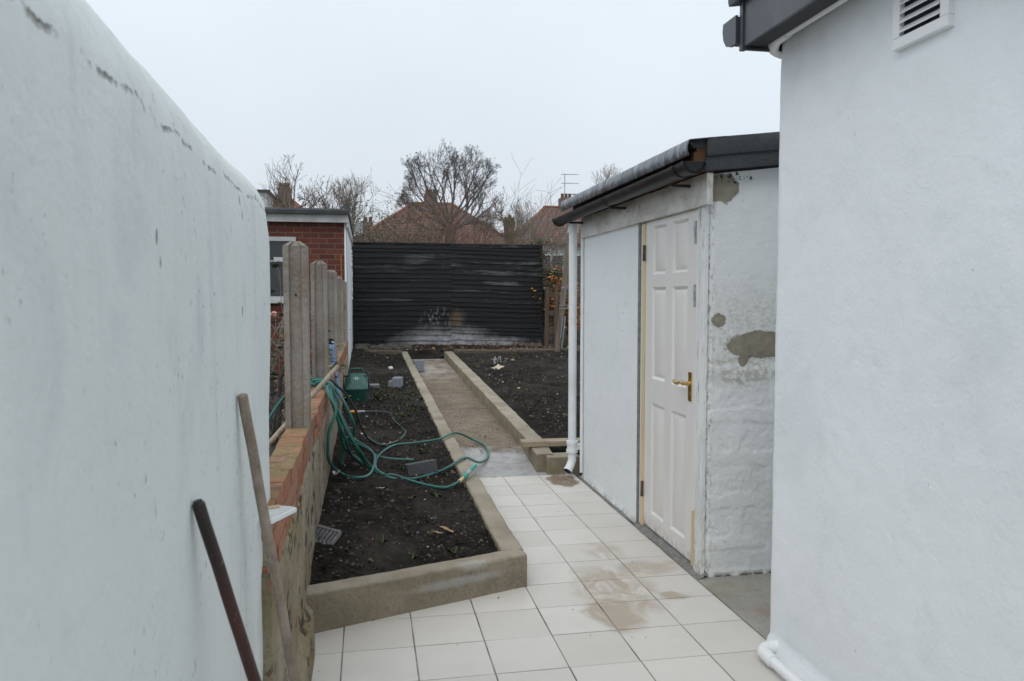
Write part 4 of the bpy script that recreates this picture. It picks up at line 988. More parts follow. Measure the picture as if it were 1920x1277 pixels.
block((.075, 10.15, .315), (.12, .09, .055), 6, M_BLOCKP, 'small flat grey block on the soil behind the green caddy', rx=4)
block((.80, 12.55, .300), (.155, .15, .175), 4, M_BLOCKP, 'grey block standing at the far end of the path')
t = thing('drain_grate', (-.23, 4.13, .22), 'broken grey plastic drain grate leaning on soil against the wall', 'grate')
mb = MB(); q = Matrix.Translation((-.235, 4.13, .245)) @ Matrix.Rotation(R(-48), 4, 'Z') @ Matrix.Rotation(R(38), 4, 'X')
hx, hy = .088, .043
for s_ in (-1, 1): mb.box(-hx, hx, s_ * hy - .007, s_ * hy + .007, -.008, .010, .002, mat=q); mb.box(s_ * hx - .007, s_ * hx + .007, -hy + .008, hy - .008, -.008, .0095, .002, mat=q)
for i in range(5): mb.box(-.060 + i * .030 - .006, -.060 + i * .030 + .006, -hy + .007, hy - .007, -.004, .0085, .001, mat=q)
mb.build('grate_frame', M_GRATE, t)
def scrap(name, c, r_, mat, label, cat, seed, flat=.35):
    m_ = MB(); rocklump(m_, c, (r_, r_ * .8, r_ * flat), seed, sub=2); return tag(m_.build(name, mat, loc=c, ang=25), label, cat)
scrap('white_stone', (.341, 12.08, .395), .038, M_WHITE, 'round white stone on the soil left of the path', 'stone', 1, .8)
def sheetscrap(name, c, sx, sy, mat, label, cat, seed, lift=.02):
    m_ = MB()
    def f(u, v):
        x = (u - .5) * 2; y = (v - .5) * 2; k_ = 1 + .25 * mnoise.noise(Vector((x * 1.3, y * 1.3, seed + 9.))) - .42 * (abs(x) * abs(y)); x, y = x * math.cos(seed) - y * math.sin(seed) * .8, x * math.sin(seed) + y * math.cos(seed) * .8
        return (c[0] + x * sx * k_, c[1] + y * sy * k_, c[2] + lift * (.5 + mnoise.noise(Vector((x * .6, y * .6, seed)))))
    m_.sheet(f, 12, 12); o = m_.build(name, mat, loc=c, recalc=False, ang=60); md = o.modifiers.new('thick', 'SOLIDIFY'); md.thickness = .003
    return tag(o, label, cat)
sheetscrap('torn_card', (1.93, 11.6, .40), .11, .11, M_PAPER, 'torn tan piece of card on the right soil bed', 'card', 3, .05)
sheetscrap('crumpled_paper', (-.225, 5.42, .265), .032, .04, M_WHITE, 'crumpled white paper scrap on soil close to the brick wall', 'paper', 5, .05)
sheetscrap('paper_scrap', (.07, 5.2, .215), .028, .025, M_WHITE, 'little white paper scrap in the soil under the hose', 'paper', 6, .02)
for (c_, lb, se) in (((.37, 4.30, .165), 'largest brown leaf lying in the near part of soil bed', 8), ((.43, 4.36, .165), 'curled tan leaf beside the largest brown leaf', 9), ((2.5, 9.0, .30), 'pale curled leaf on the right soil bed near the shed', 10), ((2.35, 8.3, .27), 'flat grey leaf on the right soil bed near the plank', 11)):
    sheetscrap('dead_leaf', c_, .045, .03, M_LEAFR if se < 10 else M_BLOCKP, lb, 'leaf', se, .03)
mb = MB(); pr = random.Random(4)                                       # white stencil-like dried plant tag on the right bed
for i in range(9):
    a = pr.uniform(0, 6.28); c_ = Vector((2.13 + pr.uniform(-.12, .12), 12.6 + pr.uniform(-.1, .1), .40))
    mb.tube([c_, c_ + Vector((.03 * math.cos(a), .03 * math.sin(a), .07 + pr.uniform(0, .05))), c_ + Vector((.07 * math.cos(a), .07 * math.sin(a), .07))], [.003, .0035, .0015], 5)
tag(mb.build('dried_plant', M_WHITE, loc=(2.13, 12.6, .39)), 'pale dried plant stalks sticking up from the right soil bed', 'plant')
mb = MB(); q = Matrix.Translation((2.0, 6.66, kt(6.66) - .026)) @ Matrix.Rotation(R(-1.2), 4, 'Z')
mb.box(-.68, .60, -.072, .072, 0, .044, .006, mat=q, jit=.003)
tag(mb.build('timber_plank', M_PLANK, loc=(2.0, 6.66, .2)), 'sawn timber plank lying across the right kerb behind the downpipe', 'plank')

# ------------------------------------------------------------------ black fence across the end
t = thing('black_fence', (1.58, 15.2, .4), 'black charred lap panel fence closing off the garden', 'fence')
def panel(x0, x1, zb_, zt_, y, seed, skew):
    m_ = MB(); r_ = random.Random(seed); n_ = 21; hs = [r_.uniform(.72, 1.28) for _ in range(n_)]; q_ = (zt_ - zb_) / sum(hs); hs = [v_ * q_ for v_ in hs]
    for i in range(n_):
        h = hs[i]; z = zb_ + sum(hs[:i]); a = r_.gauss(0, .006); b = r_.gauss(0, .006)
        ns = 14; vs_ = []
        for j in range(ns + 1):
            x = lerp(x0, x1, j / ns); dz = lerp(a, b, j / ns) + .014 * mnoise.noise(Vector((x * 1.6, z * 7, seed))) + skew * (x - x0); dy = .012 * mnoise.noise(Vector((x * 1.3, z * 5, seed + 4)))
            g_ = 1.0 if r_.random() < .93 else .84
            vs_ += [(x, y - .032 + dy, z + dz), (x, y - .004 + dy, z + h * 1.22 + dz), (x, y + .004 + dy, z + h * 1.22 + dz), (x, y - .010 + dy, z + dz)]
        m_.add(vs_, [(j * 4 + k_, j * 4 + (k_ + 1) % 4, (j + 1) * 4 + (k_ + 1) % 4, (j + 1) * 4 + k_) for j in range(ns) for k_ in range(4)] + [(0, 1, 2, 3), (ns * 4 + 3, ns * 4 + 2, ns * 4 + 1, ns * 4)])
    for x in (x0 + .02, (x0 + x1) / 2, x1 - .02): m_.box(x - .02, x + .02, y + .012, y + .035, zb_ + .02, zt_ + skew * (x - x0), .003)
    m_.box(x0, x1, y - .026, y + .03, zt_ + .018 + min(skew * 1.8, 0), zt_ + .036 + max(0, skew), .004)
    return m_
panel(-.262, 1.606, .575, 2.50, 15.2, 1, -.004).build('fence_panel', M_CHAR, t)
panel(1.609, 3.432, .555, 2.49, 15.21, 2, -.030).build('fence_panel', M_CHAR, t)
for x in (-.24, 1.606, 3.41):
    mb = MB(); mb.box(x - .04, x + .04, 15.245, 15.325, .25, 2.46, .004); mb.build('upright', M_CHAR, t)
for x in (-.15, 1.58, 2.52, 3.22, 3.37):
    mb = MB(); mb.box(x - .028, x + .028, 15.17, 15.24, .28, .58, .004); mb.build('stub_leg', M_OLDWOOD, t)
m_ = MB(); r_ = random.Random(21)
for i in range(70):
    x = -.2 + .95 * r_.random() ** 1.1; y = 14.5 + .6 * r_.random(); s_ = r_.uniform(.03, .10)
    rocklump(m_, (x, y, kt(14.3) - .02 + s_ * .5 + .05 * (y - 14.5)), (s_ * 1.2, s_, s_ * .8), i)
for i in range(26):
    x = 2.4 + 1.6 * r_.random(); y = 14.6 + .6 * r_.random(); s_ = r_.uniform(.02, .05)
    rocklump(m_, (x, y, kt(14.3) - .03 + s_ * .5), (s_ * 1.2, s_, s_ * .8), i + 80)
struct(m_.build('rubble', M_STONE, ang=30), 'grey broken rubble heaped on the soil under the fence', 'rubble', 'stuff')
m_ = MB(); r_ = random.Random(5)
for i in range(160):                                                    # dead rooty grass under the fence
    x = r_.uniform(.7, 2.9); y = r_.uniform(14.7, 15.15); a = r_.uniform(-1, 1); L_ = r_.uniform(.06, .22); z = kt(14.3)
    m_.tube([(x, y, z), (x + a * L_ * .4, y - .03, z + L_ * .5), (x + a * L_, y - .08, z + L_ * r_.uniform(.1, .7))], [.005, .004, .002], 4)
struct(m_.build('dead_grass', M_LEAFR, ang=60), 'dead grass and roots hanging under the fence boards', 'grass', 'stuff')
for o in list(COL.objects):
    if o.name.startswith('dead_grass'): o.data.materials[0] = M_RUSTSOIL

# ------------------------------------------------------------------ behind the shed: pallet, leaning post, hedge
t = thing('wooden_pallet', (3.56, 14.95, .45), 'dark narrow slatted pallet standing on end beside the black fence', 'pallet')
mb = MB(); q = Matrix.Translation((3.56, 14.95, .46)) @ Matrix.Rotation(R(3), 4, 'X')
for x in (-.105, .085): mb.box(x - .035, x + .045, -.012, .012, 0, 1.28 - abs(x) * .5, .003, mat=q, jit=.004)
for z in (0, .30, .66, 1.02): mb.box(-.13, .13, .0125, .03, z, z + .10, .003, mat=q)
mb.build('slats', M_PALLET, t)
t = thing('leaning_post', (3.55, 14, .7), 'old timber post bound with wire, leaning beside the downpipe', 'post')
mb = MB(); a, b = Vector((3.47, 14.1, .42)), Vector((3.665, 14.0, 2.44)); qr = (b - a).to_track_quat('Z', 'Y').to_matrix().to_4x4()
mb.box(-.055, .055, -.05, .05, 0, (b - a).length, .006, mat=Matrix.Translation(a) @ qr, jit=.006)
mb.build('post_timber', M_OLDWOOD, t)
for f in (.42, .45, .60, .615):
    mb = MB(); c_ = a.lerp(b, f); mb.tube([c_ + Vector((-.075, -.066, 0)), c_ + Vector((.075, -.066, .01)), c_ + Vector((.14, -.02, .03)), c_ + Vector((.3, .1, -.05))], .006, 5); mb.build('wire_tie', M_GREYP, t)
mb = MB(); mb.box(-.12, -.07, -.07, -.055, .95, 1.32, .002, mat=Matrix.Translation(a) @ qr @ Matrix.Rotation(R(-4), 4, 'Y')); mb.build('pale_offcut', M_BLOCKP, t); mb = MB(); mb.box(-.15, -.10, -.07, -.055, .32, .70, .002, mat=Matrix.Translation(a) @ qr)
mb.build('pale_offcut', M_BLOCKP, t)
mb = MB(); mb.box(.02, .07, -.075, -.056, .12, .72, .002, mat=Matrix.Translation(a) @ qr)
mb.build('blue_grey_offcut', M_GREYP, t)

# ------------------------------------------------------------------ trees and shrubs
def rot_dir(d, ang, az):
    ax = d.orthogonal().normalized(); ax.rotate(Matrix.Rotation(az, 3, d)); e_ = d.copy(); e_.rotate(Matrix.Rotation(ang, 3, ax)); return e_
def branch(m_, p, d, L, r, lev, cfg, rn, inside, tips):
    n_ = cfg['seg'][min(lev, len(cfg['seg']) - 1)]; pts = [p.copy()]; rr = [r]; q = p.copy(); dd = d.copy(); stop = False
    for i in range(n_):
        dd = (dd + Vector((rn.gauss(0, cfg['wob']), rn.gauss(0, cfg['wob']), rn.gauss(0, cfg['wob']))) + Vector((0, 0, cfg['up'][min(lev, len(cfg['up']) - 1)]))).normalized()
        q = q + dd * (L / n_); pts.append(q.copy()); rr.append(max(cfg['rmin'], r * (1 - .72 * (i + 1) / n_)))
        if inside and not inside(q): stop = True; break
    m_.tube(pts, rr, (7, 5, 4, 3, 3)[min(lev, 4)], caps=False)
    if lev >= cfg['lev']: tips.append(pts[-1]); return
    nk = cfg['kids'][lev]
    for k_ in range(nk):
        f = rn.uniform(cfg['from'][lev], 1.0); idx = min(len(pts) - 1, max(1, int(round(f * (len(pts) - 1)))))
        dl = (pts[idx] - pts[idx - 1]).normalized()
        branch(m_, pts[idx], rot_dir(dl, rn.uniform(*cfg['ang']), rn.uniform(0, 6.28)), L * rn.uniform(*cfg['len']), max(cfg['rmin'], rr[idx] * rn.uniform(.5, .7)), lev + 1, cfg, rn, inside, tips)
    tips.append(pts[-1])
def leaves(pts, n_, sp, sz, mats, w_, rn, name, parent, loc):
    m_ = MB()
    for i in range(n_):
        c = rn.choice(pts) + Vector((rn.gauss(0, sp), rn.gauss(0, sp), rn.gauss(0, sp))); s_ = sz * rn.uniform(.6, 1.3)
        q = Matrix.Rotation(rn.uniform(0, 6.28), 3, 'Z') @ Matrix.Rotation(rn.uniform(-1.2, 1.2), 3, 'X')
        m_.add([c + q @ Vector(v_) * s_ for v_ in ((-1, 0, 0), (0, -.5, .15), (1, 0, 0), (0, .5, .15))], [(0, 1, 2), (0, 2, 3)], rn.choices(range(len(mats)), w_)[0])
    return m_.build(name, mats, parent, loc=loc, recalc=False)
# the big bare tree
rn = random.Random(12)
base = Vector((2.95, 28, .3))
t = thing('bare_tree', base, 'large bare round crowned tree behind the middle of the fence', 'tree')
mb = MB(); mb.tube([base, base + Vector((.02, 0, 1.6)), base + Vector((-.02, 0, 3.0)), base + Vector((.0, 0, 3.75))], [.26, .21, .18, .19], 12)
mb.build('trunk', M_BARK, t)
cc = Vector((3.02, 28, 5.22)); ax = (1.86, 1.8, 1.56)
def ins(q):
    d_ = q - cc; k_ = math.sqrt((d_.x / ax[0]) ** 2 + (d_.y / ax[1]) ** 2 + (d_.z / ax[2]) ** 2); return k_ < 1 + .10 * mnoise.noise(q * 1.4)
mb = MB(); tips = []
cfg = dict(seg=[8, 7, 5, 4, 3], wob=.11, up=[.03, .04, .04, .04, .03], rmin=.0036, lev=4, kids=[7, 5, 4, 3], **{'from': [.3, .25, .2, .2]}, ang=(.3, .8), len=(.36, .58))
NL = 17
for k_ in range(NL):
    a = R(-86 + 172 * k_ / (NL - 1)) + rn.uniform(-.08, .08); dy = rn.uniform(-.65, .65) if k_ % 2 else rn.uniform(-.25, .25)
    dv = Vector((math.sin(a), dy, math.cos(a) + .06)).normalized()
    branch(mb, base + Vector((0, 0, 3.50 + .25 * math.cos(a) + rn.uniform(-.1, .1))), dv, 2.15 if abs(a) > .9 else 2.55, rn.uniform(.036, .054), 0, cfg, rn, ins, tips)
mb.build('crown', M_BARK, t)
# left bare sapling
def small_tree(name, b, h, rad, label, mat, seed, trunk_h, n_limb, leaf=None, upright=.05, levs=3, kids=(5, 4, 3), lw=.042, rmin=.004, ang=(.35, .8), el0=(.5, 1.3)):
    rn = random.Random(seed); b = Vector(b); t_ = thing(name, b, label, 'tree')
    m_ = MB(); m_.tube([b, b + Vector((.03, 0, trunk_h * .6)), b + Vector((0, 0, trunk_h)), b + Vector((.02, 0, trunk_h + (h - trunk_h) * .6))], [lw * 1.3, lw, lw * .8, lw * .3], 8)
    m_.build('trunk', mat, t_)
    m_ = MB(); tips_ = []
    cf = dict(seg=[7, 5, 4, 3], wob=.09, up=[upright] * 4, rmin=rmin, lev=levs, kids=list(kids), **{'from': [.2, .2, .2]}, ang=ang, len=(.4, .7))
    cn_ = b + Vector((0, 0, trunk_h + (h - trunk_h) * .5)); hz_ = (h - trunk_h) * .55
    ins_ = lambda q: ((q.x - cn_.x) / rad) ** 2 + ((q.y - cn_.y) / rad) ** 2 + ((q.z - cn_.z) / hz_) ** 2 < 1.05 + .3 * mnoise.noise(q * 1.3)
    for k_ in range(n_limb):
        a = k_ * 2.4 + rn.uniform(-.4, .4); el = rn.uniform(*el0)
        branch(m_, b + Vector((0, 0, trunk_h + rn.uniform(-.1, .5) * (h - trunk_h))), Vector((math.cos(a) * math.cos(el), math.sin(a) * math.cos(el), math.sin(el))), rad * rn.uniform(1.0, 1.7), lw * .55, 0, cf, rn, ins_, tips_)
    m_.build('crown', mat, t_)
    if leaf: leaves(tips_, leaf[0], leaf[1], leaf[2], leaf[3], leaf[4], rn, 'leaves', t_, b)
small_tree('bare_tree', (-2.02, 22, .3), 4.9, .85, 'small bare spreading tree above the brick outbuilding roof, left', M_TWIG, 31, 3.0, 10, kids=(5, 4, 2), el0=(.3, 1.1))
small_tree('leafy_tree', (-.95, 22.5, .3), 4.65, .80, 'twiggy tree with last yellow leaves right of the bare sapling', M_TWIG, 32, 2.4, 16, leaf=(330, .03, .022, [M_LEAFY, M_LEAFG], [3, 1]), kids=(5, 4, 3), el0=(.5, 1.3))
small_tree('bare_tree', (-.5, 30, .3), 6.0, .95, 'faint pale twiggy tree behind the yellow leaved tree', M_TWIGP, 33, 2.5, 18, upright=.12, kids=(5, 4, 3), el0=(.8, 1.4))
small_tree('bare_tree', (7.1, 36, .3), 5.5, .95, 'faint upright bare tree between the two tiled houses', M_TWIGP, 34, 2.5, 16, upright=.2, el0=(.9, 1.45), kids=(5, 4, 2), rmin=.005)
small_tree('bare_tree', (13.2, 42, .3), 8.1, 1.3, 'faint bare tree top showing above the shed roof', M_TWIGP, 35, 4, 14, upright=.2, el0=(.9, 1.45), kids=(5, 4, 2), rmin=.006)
small_tree('bare_tree', (.25, 33, .3), 4.7, .9, 'low bare twiggy tree beside the left chimney, over the fence end', M_TWIG, 36, 2.2, 8, el0=(.2, 1.2), kids=(5, 4, 2))
small_tree('bare_tree', (6.3, 29, .3), 4.9, 1.1, 'tangled bare tree just right of the big round tree', M_TWIGP, 37, 2.2, 9, el0=(.1, 1.2), kids=(5, 4, 2))
# pollarded stump
t = thing('tree_stump', (4.4, 24, .3), 'thick mossy pollarded trunk standing behind the fence', 'tree stump')
mb = MB(); mb.tube([(4.38, 24, .3), (4.42, 24, 2.6), (4.36, 24, 3.3), (4.36, 24, 3.85)], [.20, .17, .16, .19], 12)
for (dx, dz) in ((-.12, .12), (.12, .10), (.02, .18)): mb.tube([(4.36 + dx * .5, 24, 3.7), (4.36 + dx, 24, 3.85 + dz)], [.08, .05], 8)
mb.build('trunk', simple('mossy_bark', (.12, .095, .055), .9, .3, 10, .02, dirt=(.10, .10, .035)), t)
mb = MB(); tips = []
cfg2 = dict(seg=[7, 5, 4], wob=.1, up=[.03] * 3, rmin=.006, lev=2, kids=[6, 5], **{'from': [.2, .2]}, ang=(.3, .8), len=(.4, .7))
for k_ in range(9):
    a = rn.uniform(0, 6.28); branch(mb, Vector((4.36, 24, 3.4 + rn.uniform(-.3, .4))), Vector((math.cos(a), math.sin(a), rn.uniform(-.1, .6))).normalized(), rn.uniform(.35, .75), .025, 0, cfg2, rn, None, tips)
mb.build('shoots', M_TWIG, t)
# hedges and shrubs behind the fence
def shrub(b, rx, h, label, mat, seed, n_stem, leaf=None, cat='shrub', name='twiggy_shrub', kids=(6, 4), rmin=.0028):
    rn = random.Random(seed); b = Vector(b); t_ = thing(name, b, label, cat)
    m_ = MB(); tips_ = []
    cf = dict(seg=[7, 5, 4], wob=.14 if rx > .4 else .06, up=[.04, .02, .0], rmin=rmin, lev=2, kids=list(kids), **{'from': [.35, .2]}, ang=(.3, .95), len=(.3, .55) if rx > .4 else ((.14, .26) if rx > .2 else (.05, .10)))
    for k_ in range(n_stem):
        x = rn.uniform(-1, 1) * rx * .8; y = rn.uniform(-.5, .5) * min(1, rx * rx * 2.5)
        branch(m_, b + Vector((x, y, 0)), Vector((rn.gauss(0, .16 * min(1, rx * 2)), rn.gauss(0, .12), 1)).normalized(), h * rn.uniform(.6, .92), .012, 0, cf, rn, None, tips_)
    m_.build('stems', mat, t_)
    if leaf: leaves(tips_, leaf[0], leaf[1], leaf[2], leaf[3], leaf[4], rn, 'foliage', t_, b)
gzf = .27
shrub((.0, 18.0, gzf), .7, 3.0, 'dark evergreen hedge behind the left end of the fence', M_TWIG, 41, 22, (14000, .085, .020, [M_LEAFG, M_LEAFY], [6, 1]), 'hedge', 'evergreen_hedge', kids=(7, 4))
shrub((1.15, 18.6, gzf), .6, 3.35, 'brown twiggy shrub over the fence, under the house roof', M_TWIG, 42, 22, (300, .03, .018, [M_LEAFY, M_LEAFR], [1, 1]), kids=(7, 5))
shrub((2.05, 18.4, gzf), .5, 3.3, 'reddish twiggy shrub over the fence below the big tree', M_TWIGR, 43, 24, (500, .03, .018, [M_LEAFR, M_LEAFO], [3, 1]), kids=(7, 5))
shrub((3.0, 18.6, gzf), .6, 3.25, 'grey brown twiggy shrub over the fence right of the reddish shrub', M_TWIG, 44, 22, (260, .03, .018, [M_LEAFY, M_LEAFG], [1, 1]), kids=(7, 5))
shrub((4.1, 18.2, gzf), .55, 3.1, 'brown twiggy shrub behind the right end of the fence', M_TWIG, 45, 20, (200, .03, .018, [M_LEAFY], [1]), kids=(7, 5))
shrub((3.50, 15.5, gzf), .12, 2.45, 'dark green ivy clump climbing the right end of fence', M_TWIG, 46, 12, (3600, .05, .030, [M_LEAFG], [1]), 'ivy', 'ivy_clump')
shrub((3.93, 15.45, gzf), .27, 1.72, 'orange leaved beech bush beside the leaning post', M_TWIG, 47, 26, (3000, .05, .036, [M_LEAFO, M_LEAFR, M_LEAFY], [6, 1, 1]), 'bush', 'beech_bush')
shrub((4.5, 16.6, gzf), .5, 2.3, 'bare brown bush beyond the orange bush, behind the downpipe', M_TWIG, 48, 18, (100, .06, .03, [M_LEAFR], [1]), kids=(7, 5))
# pale garden wall behind the shrubs, right
mb = MB(); mb.box(3.6, 8.5, 21.0, 21.2, .2, 2.1, .02)
tag(mb.build('garden_wall', simple('dark_rear_wall', (.075, .065, .058), .9, .3, 4)), 'dark low wall beyond the shrubs at the right end', 'wall')

# neighbour's planting
rn = random.Random(77)
t = thing('rose_bush', (-.78, 6.3, .15), 'leggy rose bush with one pink bloom left of the first post', 'rose bush')
mb = MB(); tips = []
cfg3 = dict(seg=[9, 6, 4], wob=.16, up=[.04, .03, .0], rmin=.003, lev=2, kids=[5, 3], **{'from': [.3, .3]}, ang=(.3, .9), len=(.3, .5))
for k_ in range(9):
    branch(mb, Vector((-.82 + rn.uniform(-.08, .1), 6.4 + rn.uniform(-.2, .2), .14)), Vector((rn.gauss(.05, .2), rn.gauss(0, .2), 1)).normalized(), rn.uniform(.9, 1.4), .016, 0, cfg3, rn, None, tips)
mb.build('stems', M_TWIGP, t)
tt = [p for p in tips if p.z > .9]
leaves(tt, 420, .06, .034, [M_LEAFG, M_LEAFY], [4, 1], rn, 'foliage', t, (-.78, 6.3, .15))
mb = MB()
for k_ in range(9):
    a = k_ * 2.4; rocklump(mb, (-.70 + .014 * math.cos(a), 6.05 + .014 * math.sin(a), 1.36 + .007 * (k_ % 3)), (.016, .016, .014), k_)
mb.build('rose_bloom', M_ROSE, t)
t = thing('old_shrub', (-.62, 5.2, .12), 'gnarled bare shrub with dark stem behind the nearest post', 'shrub')
mb = MB(); mb.tube(spline([(-.70, 6.0, .1), (-.72, 6.0, .35), (-.69, 6.02, .55), (-.66, 5.98, .75)], 4), [.055] * 5 + [.045] * 4 + [.035] * 4, 10)
tips = []
for k_ in range(8):
    a = rn.uniform(0, 6.28); branch(mb, Vector((-.70, 6.0, .35 + .05 * k_)), Vector((math.cos(a) * .6, math.sin(a) * .5, .8)).normalized(), rn.uniform(.4, .7), .02, 0, cfg3, rn, None, tips)
mb.build('stems', M_BARK, t)

# ------------------------------------------------------------------ neighbour's brick outbuilding
t = thing('brick_outbuilding', (-1.8, 12.5, .3), 'red brick outbuilding with flat roof beyond the concrete posts', 'outbuilding')
mb = MB(); mb.box(-5, -.318, 11.40, 14.6, 0, 2.57)
mb.build('brick_wall', M_NBRICK, t)
mb = MB()
mb.sheet(lambda u, v: (-.284 + .004 * fbm(v * 5, u * 5, 2), lerp(11.385, 14.62, u), lerp(.0, 2.60, v)), 30, 30); mb.box(-.3178, -.29, 11.385, 14.62, 0, 2.60)
mb.build('white_side_wall', M_SHED, t)
mb = MB(); mb.box(-5, -.262, 11.29, 11.31, 2.54, 2.655, .003); mb.box(-.285, -.262, 11.312, 14.7, 2.47, 2.66, .003)
mb.build('fascia', simple('dull_grey_fascia', (.48, .48, .47), .6, .2, 5), t)  # fascia in a dull, slightly mottled grey
mb = MB(); mb.prism([(11.22, 2.652), (11.215, 2.70), (11.24, 2.728), (14.75, 2.66), (14.75, 2.62)], -5, -.245, 'X')
mb.prism([(11.24, 2.72), (11.25, 2.80), (11.30, 2.79), (11.34, 2.72)], -.31, -.235, 'X')
mb.build('felt_roof', M_FELT, t)
w_ = MB(); ya = 11.372
x0, x1 = -2.4, -.985
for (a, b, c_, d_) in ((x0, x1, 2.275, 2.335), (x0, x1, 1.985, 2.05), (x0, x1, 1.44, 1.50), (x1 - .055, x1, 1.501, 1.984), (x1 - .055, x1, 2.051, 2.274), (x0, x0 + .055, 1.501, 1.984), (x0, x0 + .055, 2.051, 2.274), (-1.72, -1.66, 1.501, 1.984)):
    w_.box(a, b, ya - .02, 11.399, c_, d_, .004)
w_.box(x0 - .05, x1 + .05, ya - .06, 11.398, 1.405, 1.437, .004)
wf = w_.build('window_frame', simple('shaded_window_frame', (.50, .51, .51), .5, .15, 6), t)  # white frame greyed: the shade on it is put into this colour
mb = MB(); mb.box(x0 + .05, x1 - .05, 11.392, 11.396, 1.49, 2.28); mb.build('window_pane', M_GLASS, wf)
mb = MB(); mb.tube([(-.365, 11.385, 1.05), (-.365, 11.385, 2.09)], .014, 8); mb.build('copper_pipe', M_COPPER, t)

# ------------------------------------------------------------------ houses beyond
def aerial(x, y, z0, h, label, bars, boom=.5):
    t_ = thing('tv_aerial', (x, y, z0), label, 'aerial'); m_ = MB(); m_.tube([(x, y, z0), (x, y, z0 + h)], .022, 6); m_.build('mast', M_ALU, t_)
    for zf in bars:
        m_ = MB(); z = z0 + h * zf; m_.tube([(x - .25, y, z), (x + boom * 1.6, y, z + .02)], .016, 5)
        for i in range(5): m_.tube([(x - .1 + i * .16, y - .16, z), (x - .1 + i * .16, y + .16, z)], .010, 4)
        m_.build('aerial_arm', M_ALU, t_)
def hip_house(name, x0, x1, xr0, xr1, y0, y1, ze, zrg, label, wins, chim=()):
    t_ = thing(name, ((x0 + x1) / 2, (y0 + y1) / 2, .3), label, 'house')
    m_ = MB(); m_.box(x0 + .35, x1 - .35, y0 + .35, y1 - .35, .2, ze); m_.build('wall', M_FARW, t_)
    m_ = MB(); yr = (y0 + y1) / 2
    b_ = [(x0, y0, ze - .05), (x1, y0, ze - .05), (x1, y1, ze - .05), (x0, y1, ze - .05), (xr0, yr, zrg), (xr1, yr, zrg)]
    b2 = [(p[0], p[1], p[2] - .12) for p in b_[:4]]
    m_.add(b_ + b2, [(0, 1, 5, 4), (1, 2, 5), (2, 3, 4, 5), (3, 0, 4), (0, 1, 7, 6), (1, 2, 8, 7), (2, 3, 9, 8), (3, 0, 6, 9), (6, 7, 8, 9)])
    ro = m_.build('roof', M_TILES, t_, ang=10)
    m_ = MB()
    for (p, q) in ((b_[4], b_[5]), (b_[0], b_[4]), (b_[1], b_[5])): m_.tube([p, q], .09, 6)
    m_.build('ridge_tiles', simple('ridge_tile', (.24, .10, .06), .8, .2, 4), ro)
    for (cx_, cz0, cz1, wd) in chim:
        m_ = MB(); m_.box(cx_ - wd, cx_ + wd, yr - .3, yr + .3, cz0, cz1, .02)
        ch = m_.build('chimney', M_CHIM, ro); m_ = MB()
        for k_ in (-.55, .0, .55): m_.tube([(cx_ + wd * k_, yr, cz1 - .02), (cx_ + wd * k_, yr, cz1 + .28)], [.11, .09], 8)
        m_.build('chimney_pots', M_DARKWOOD, ch)
    for (wx0, wx1, wz0, wz1) in wins:
        m_ = MB(); m_.box(wx0, wx1, y0 + .30, y0 + .348, wz0, wz1, .01); f_ = m_.build('window', M_PVCW, t_)
        m_ = MB(); hw_ = (wx1 - wx0) / 2
        for s_ in (0, 1): m_.box(wx0 + .06 + s_ * hw_, wx0 + hw_ - .04 + s_ * hw_, y0 + .293, y0 + .2985, wz0 + .07, wz1 - .07)
        m_.build('pane', M_GLASS, f_)
    return t_
hip_house('tiled_house', -.9, 8.1, 2.75, 4.95, 42.5, 50.5, 4.45, 7.0, 'house with brown tiled hipped roof behind the big tree', [(1.2, 2.6, 2.6, 4.0), (4.2, 5.8, 2.6, 4.0), (6.2, 7.2, 2.6, 4.0)], [(3.72, 6.8, 7.55, .38)])
hip_house('tiled_house', 8.0, 17.5, 10.75, 15, 43, 51, 4.55, 7.0, 'house with tiled hipped roof partly hidden by the shed, right', [(9.6, 11.0, 2.5, 3.9), (11.6, 13, 2.5, 3.9)], [(12.1, 6.8, 7.55, .42)])
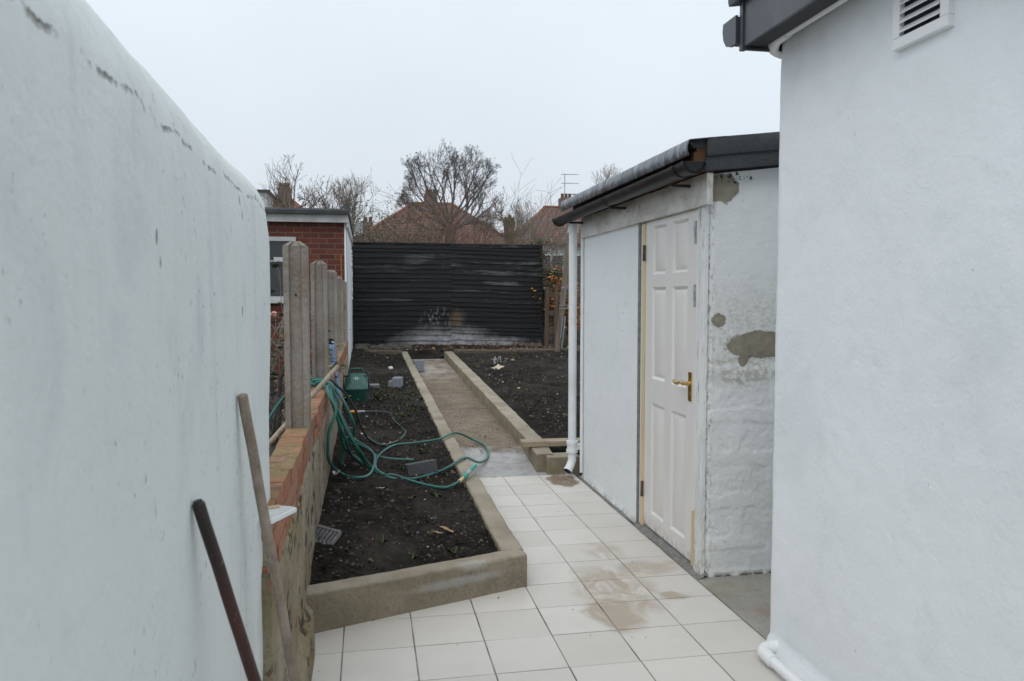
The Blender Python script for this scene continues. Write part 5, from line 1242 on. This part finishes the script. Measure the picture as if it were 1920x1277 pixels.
hip_house('tiled_house', -9, -1.6, -5.0, -4.4, 44, 52, 4.7, 7.25, 'house with brown tiled roof behind the bare sapling, far left', [(-3.6, -2.4, 2.8, 4.1)], [(-4.75, 6.9, 7.9, .36)])
t = thing('flat_roof_dormer', (-6, 46, 6), 'grey flat topped dormer beside the far left chimney', 'dormer')
mb = MB(); mb.box(-7.6, -5.35, 44.6, 48.5, 5.6, 7.18); mb.build('dormer_cheeks', M_FARW, t)
mb = MB(); mb.box(-7.7, -5.2, 44.5, 48.6, 7.18, 7.32, .02); mb.build('dormer_roof', M_SOFFIT, t)
for (x, z0, z1, lb, k_) in ((.07, .3, 5.9, 'brown chimney stack above the left end of the fence', .34), (6.9, .3, 5.2, 'dark chimney stack between the two tiled houses', .36)):
    t = thing('chimney_stack', (x, 47.5, .3), lb, 'chimney'); mb = MB(); mb.box(x - k_, x + k_, 52.3, 52.9, z0, z1 + .5, .02); mb.build('stack', M_CHIM, t)
    mb = MB()
    for q in (-.5, .5): mb.tube([(x + q * k_, 52.6, z1 + .48), (x + q * k_, 52.6, z1 + .85)], [.13, .11], 8)
    mb.build('chimney_pots', M_DARKWOOD, t)
aerial(12.02, 47, 7.5, 1.55, 'tall television aerial on the chimney of right hand house', (.97, .62, .2), .55)
aerial(12.75, 47.5, 6.9, 1.0, 'shorter television aerial beside the tall one', (.95, .6), .45)

# ------------------------------------------------------------------ thin winter mist
n_ = bpy.data.materials.new('mist'); n_.use_nodes = True; nt_ = n_.node_tree; nt_.nodes.clear()
pv = nt_.nodes.new('ShaderNodeVolumePrincipled'); pv.inputs['Color'].default_value = (.93, .95, .97, 1); pv.inputs['Density'].default_value = .0006; pv.inputs['Anisotropy'].default_value = .2
ou_ = nt_.nodes.new('ShaderNodeOutputMaterial'); nt_.links.new(pv.outputs[0], ou_.inputs['Volume'])
mb = MB(); mb.box(-410, 410, -35, 410, -1.2, 9.6)
struct(mb.build('haze', n_), 'thin pale winter mist over the gardens', 'haze', 'stuff')
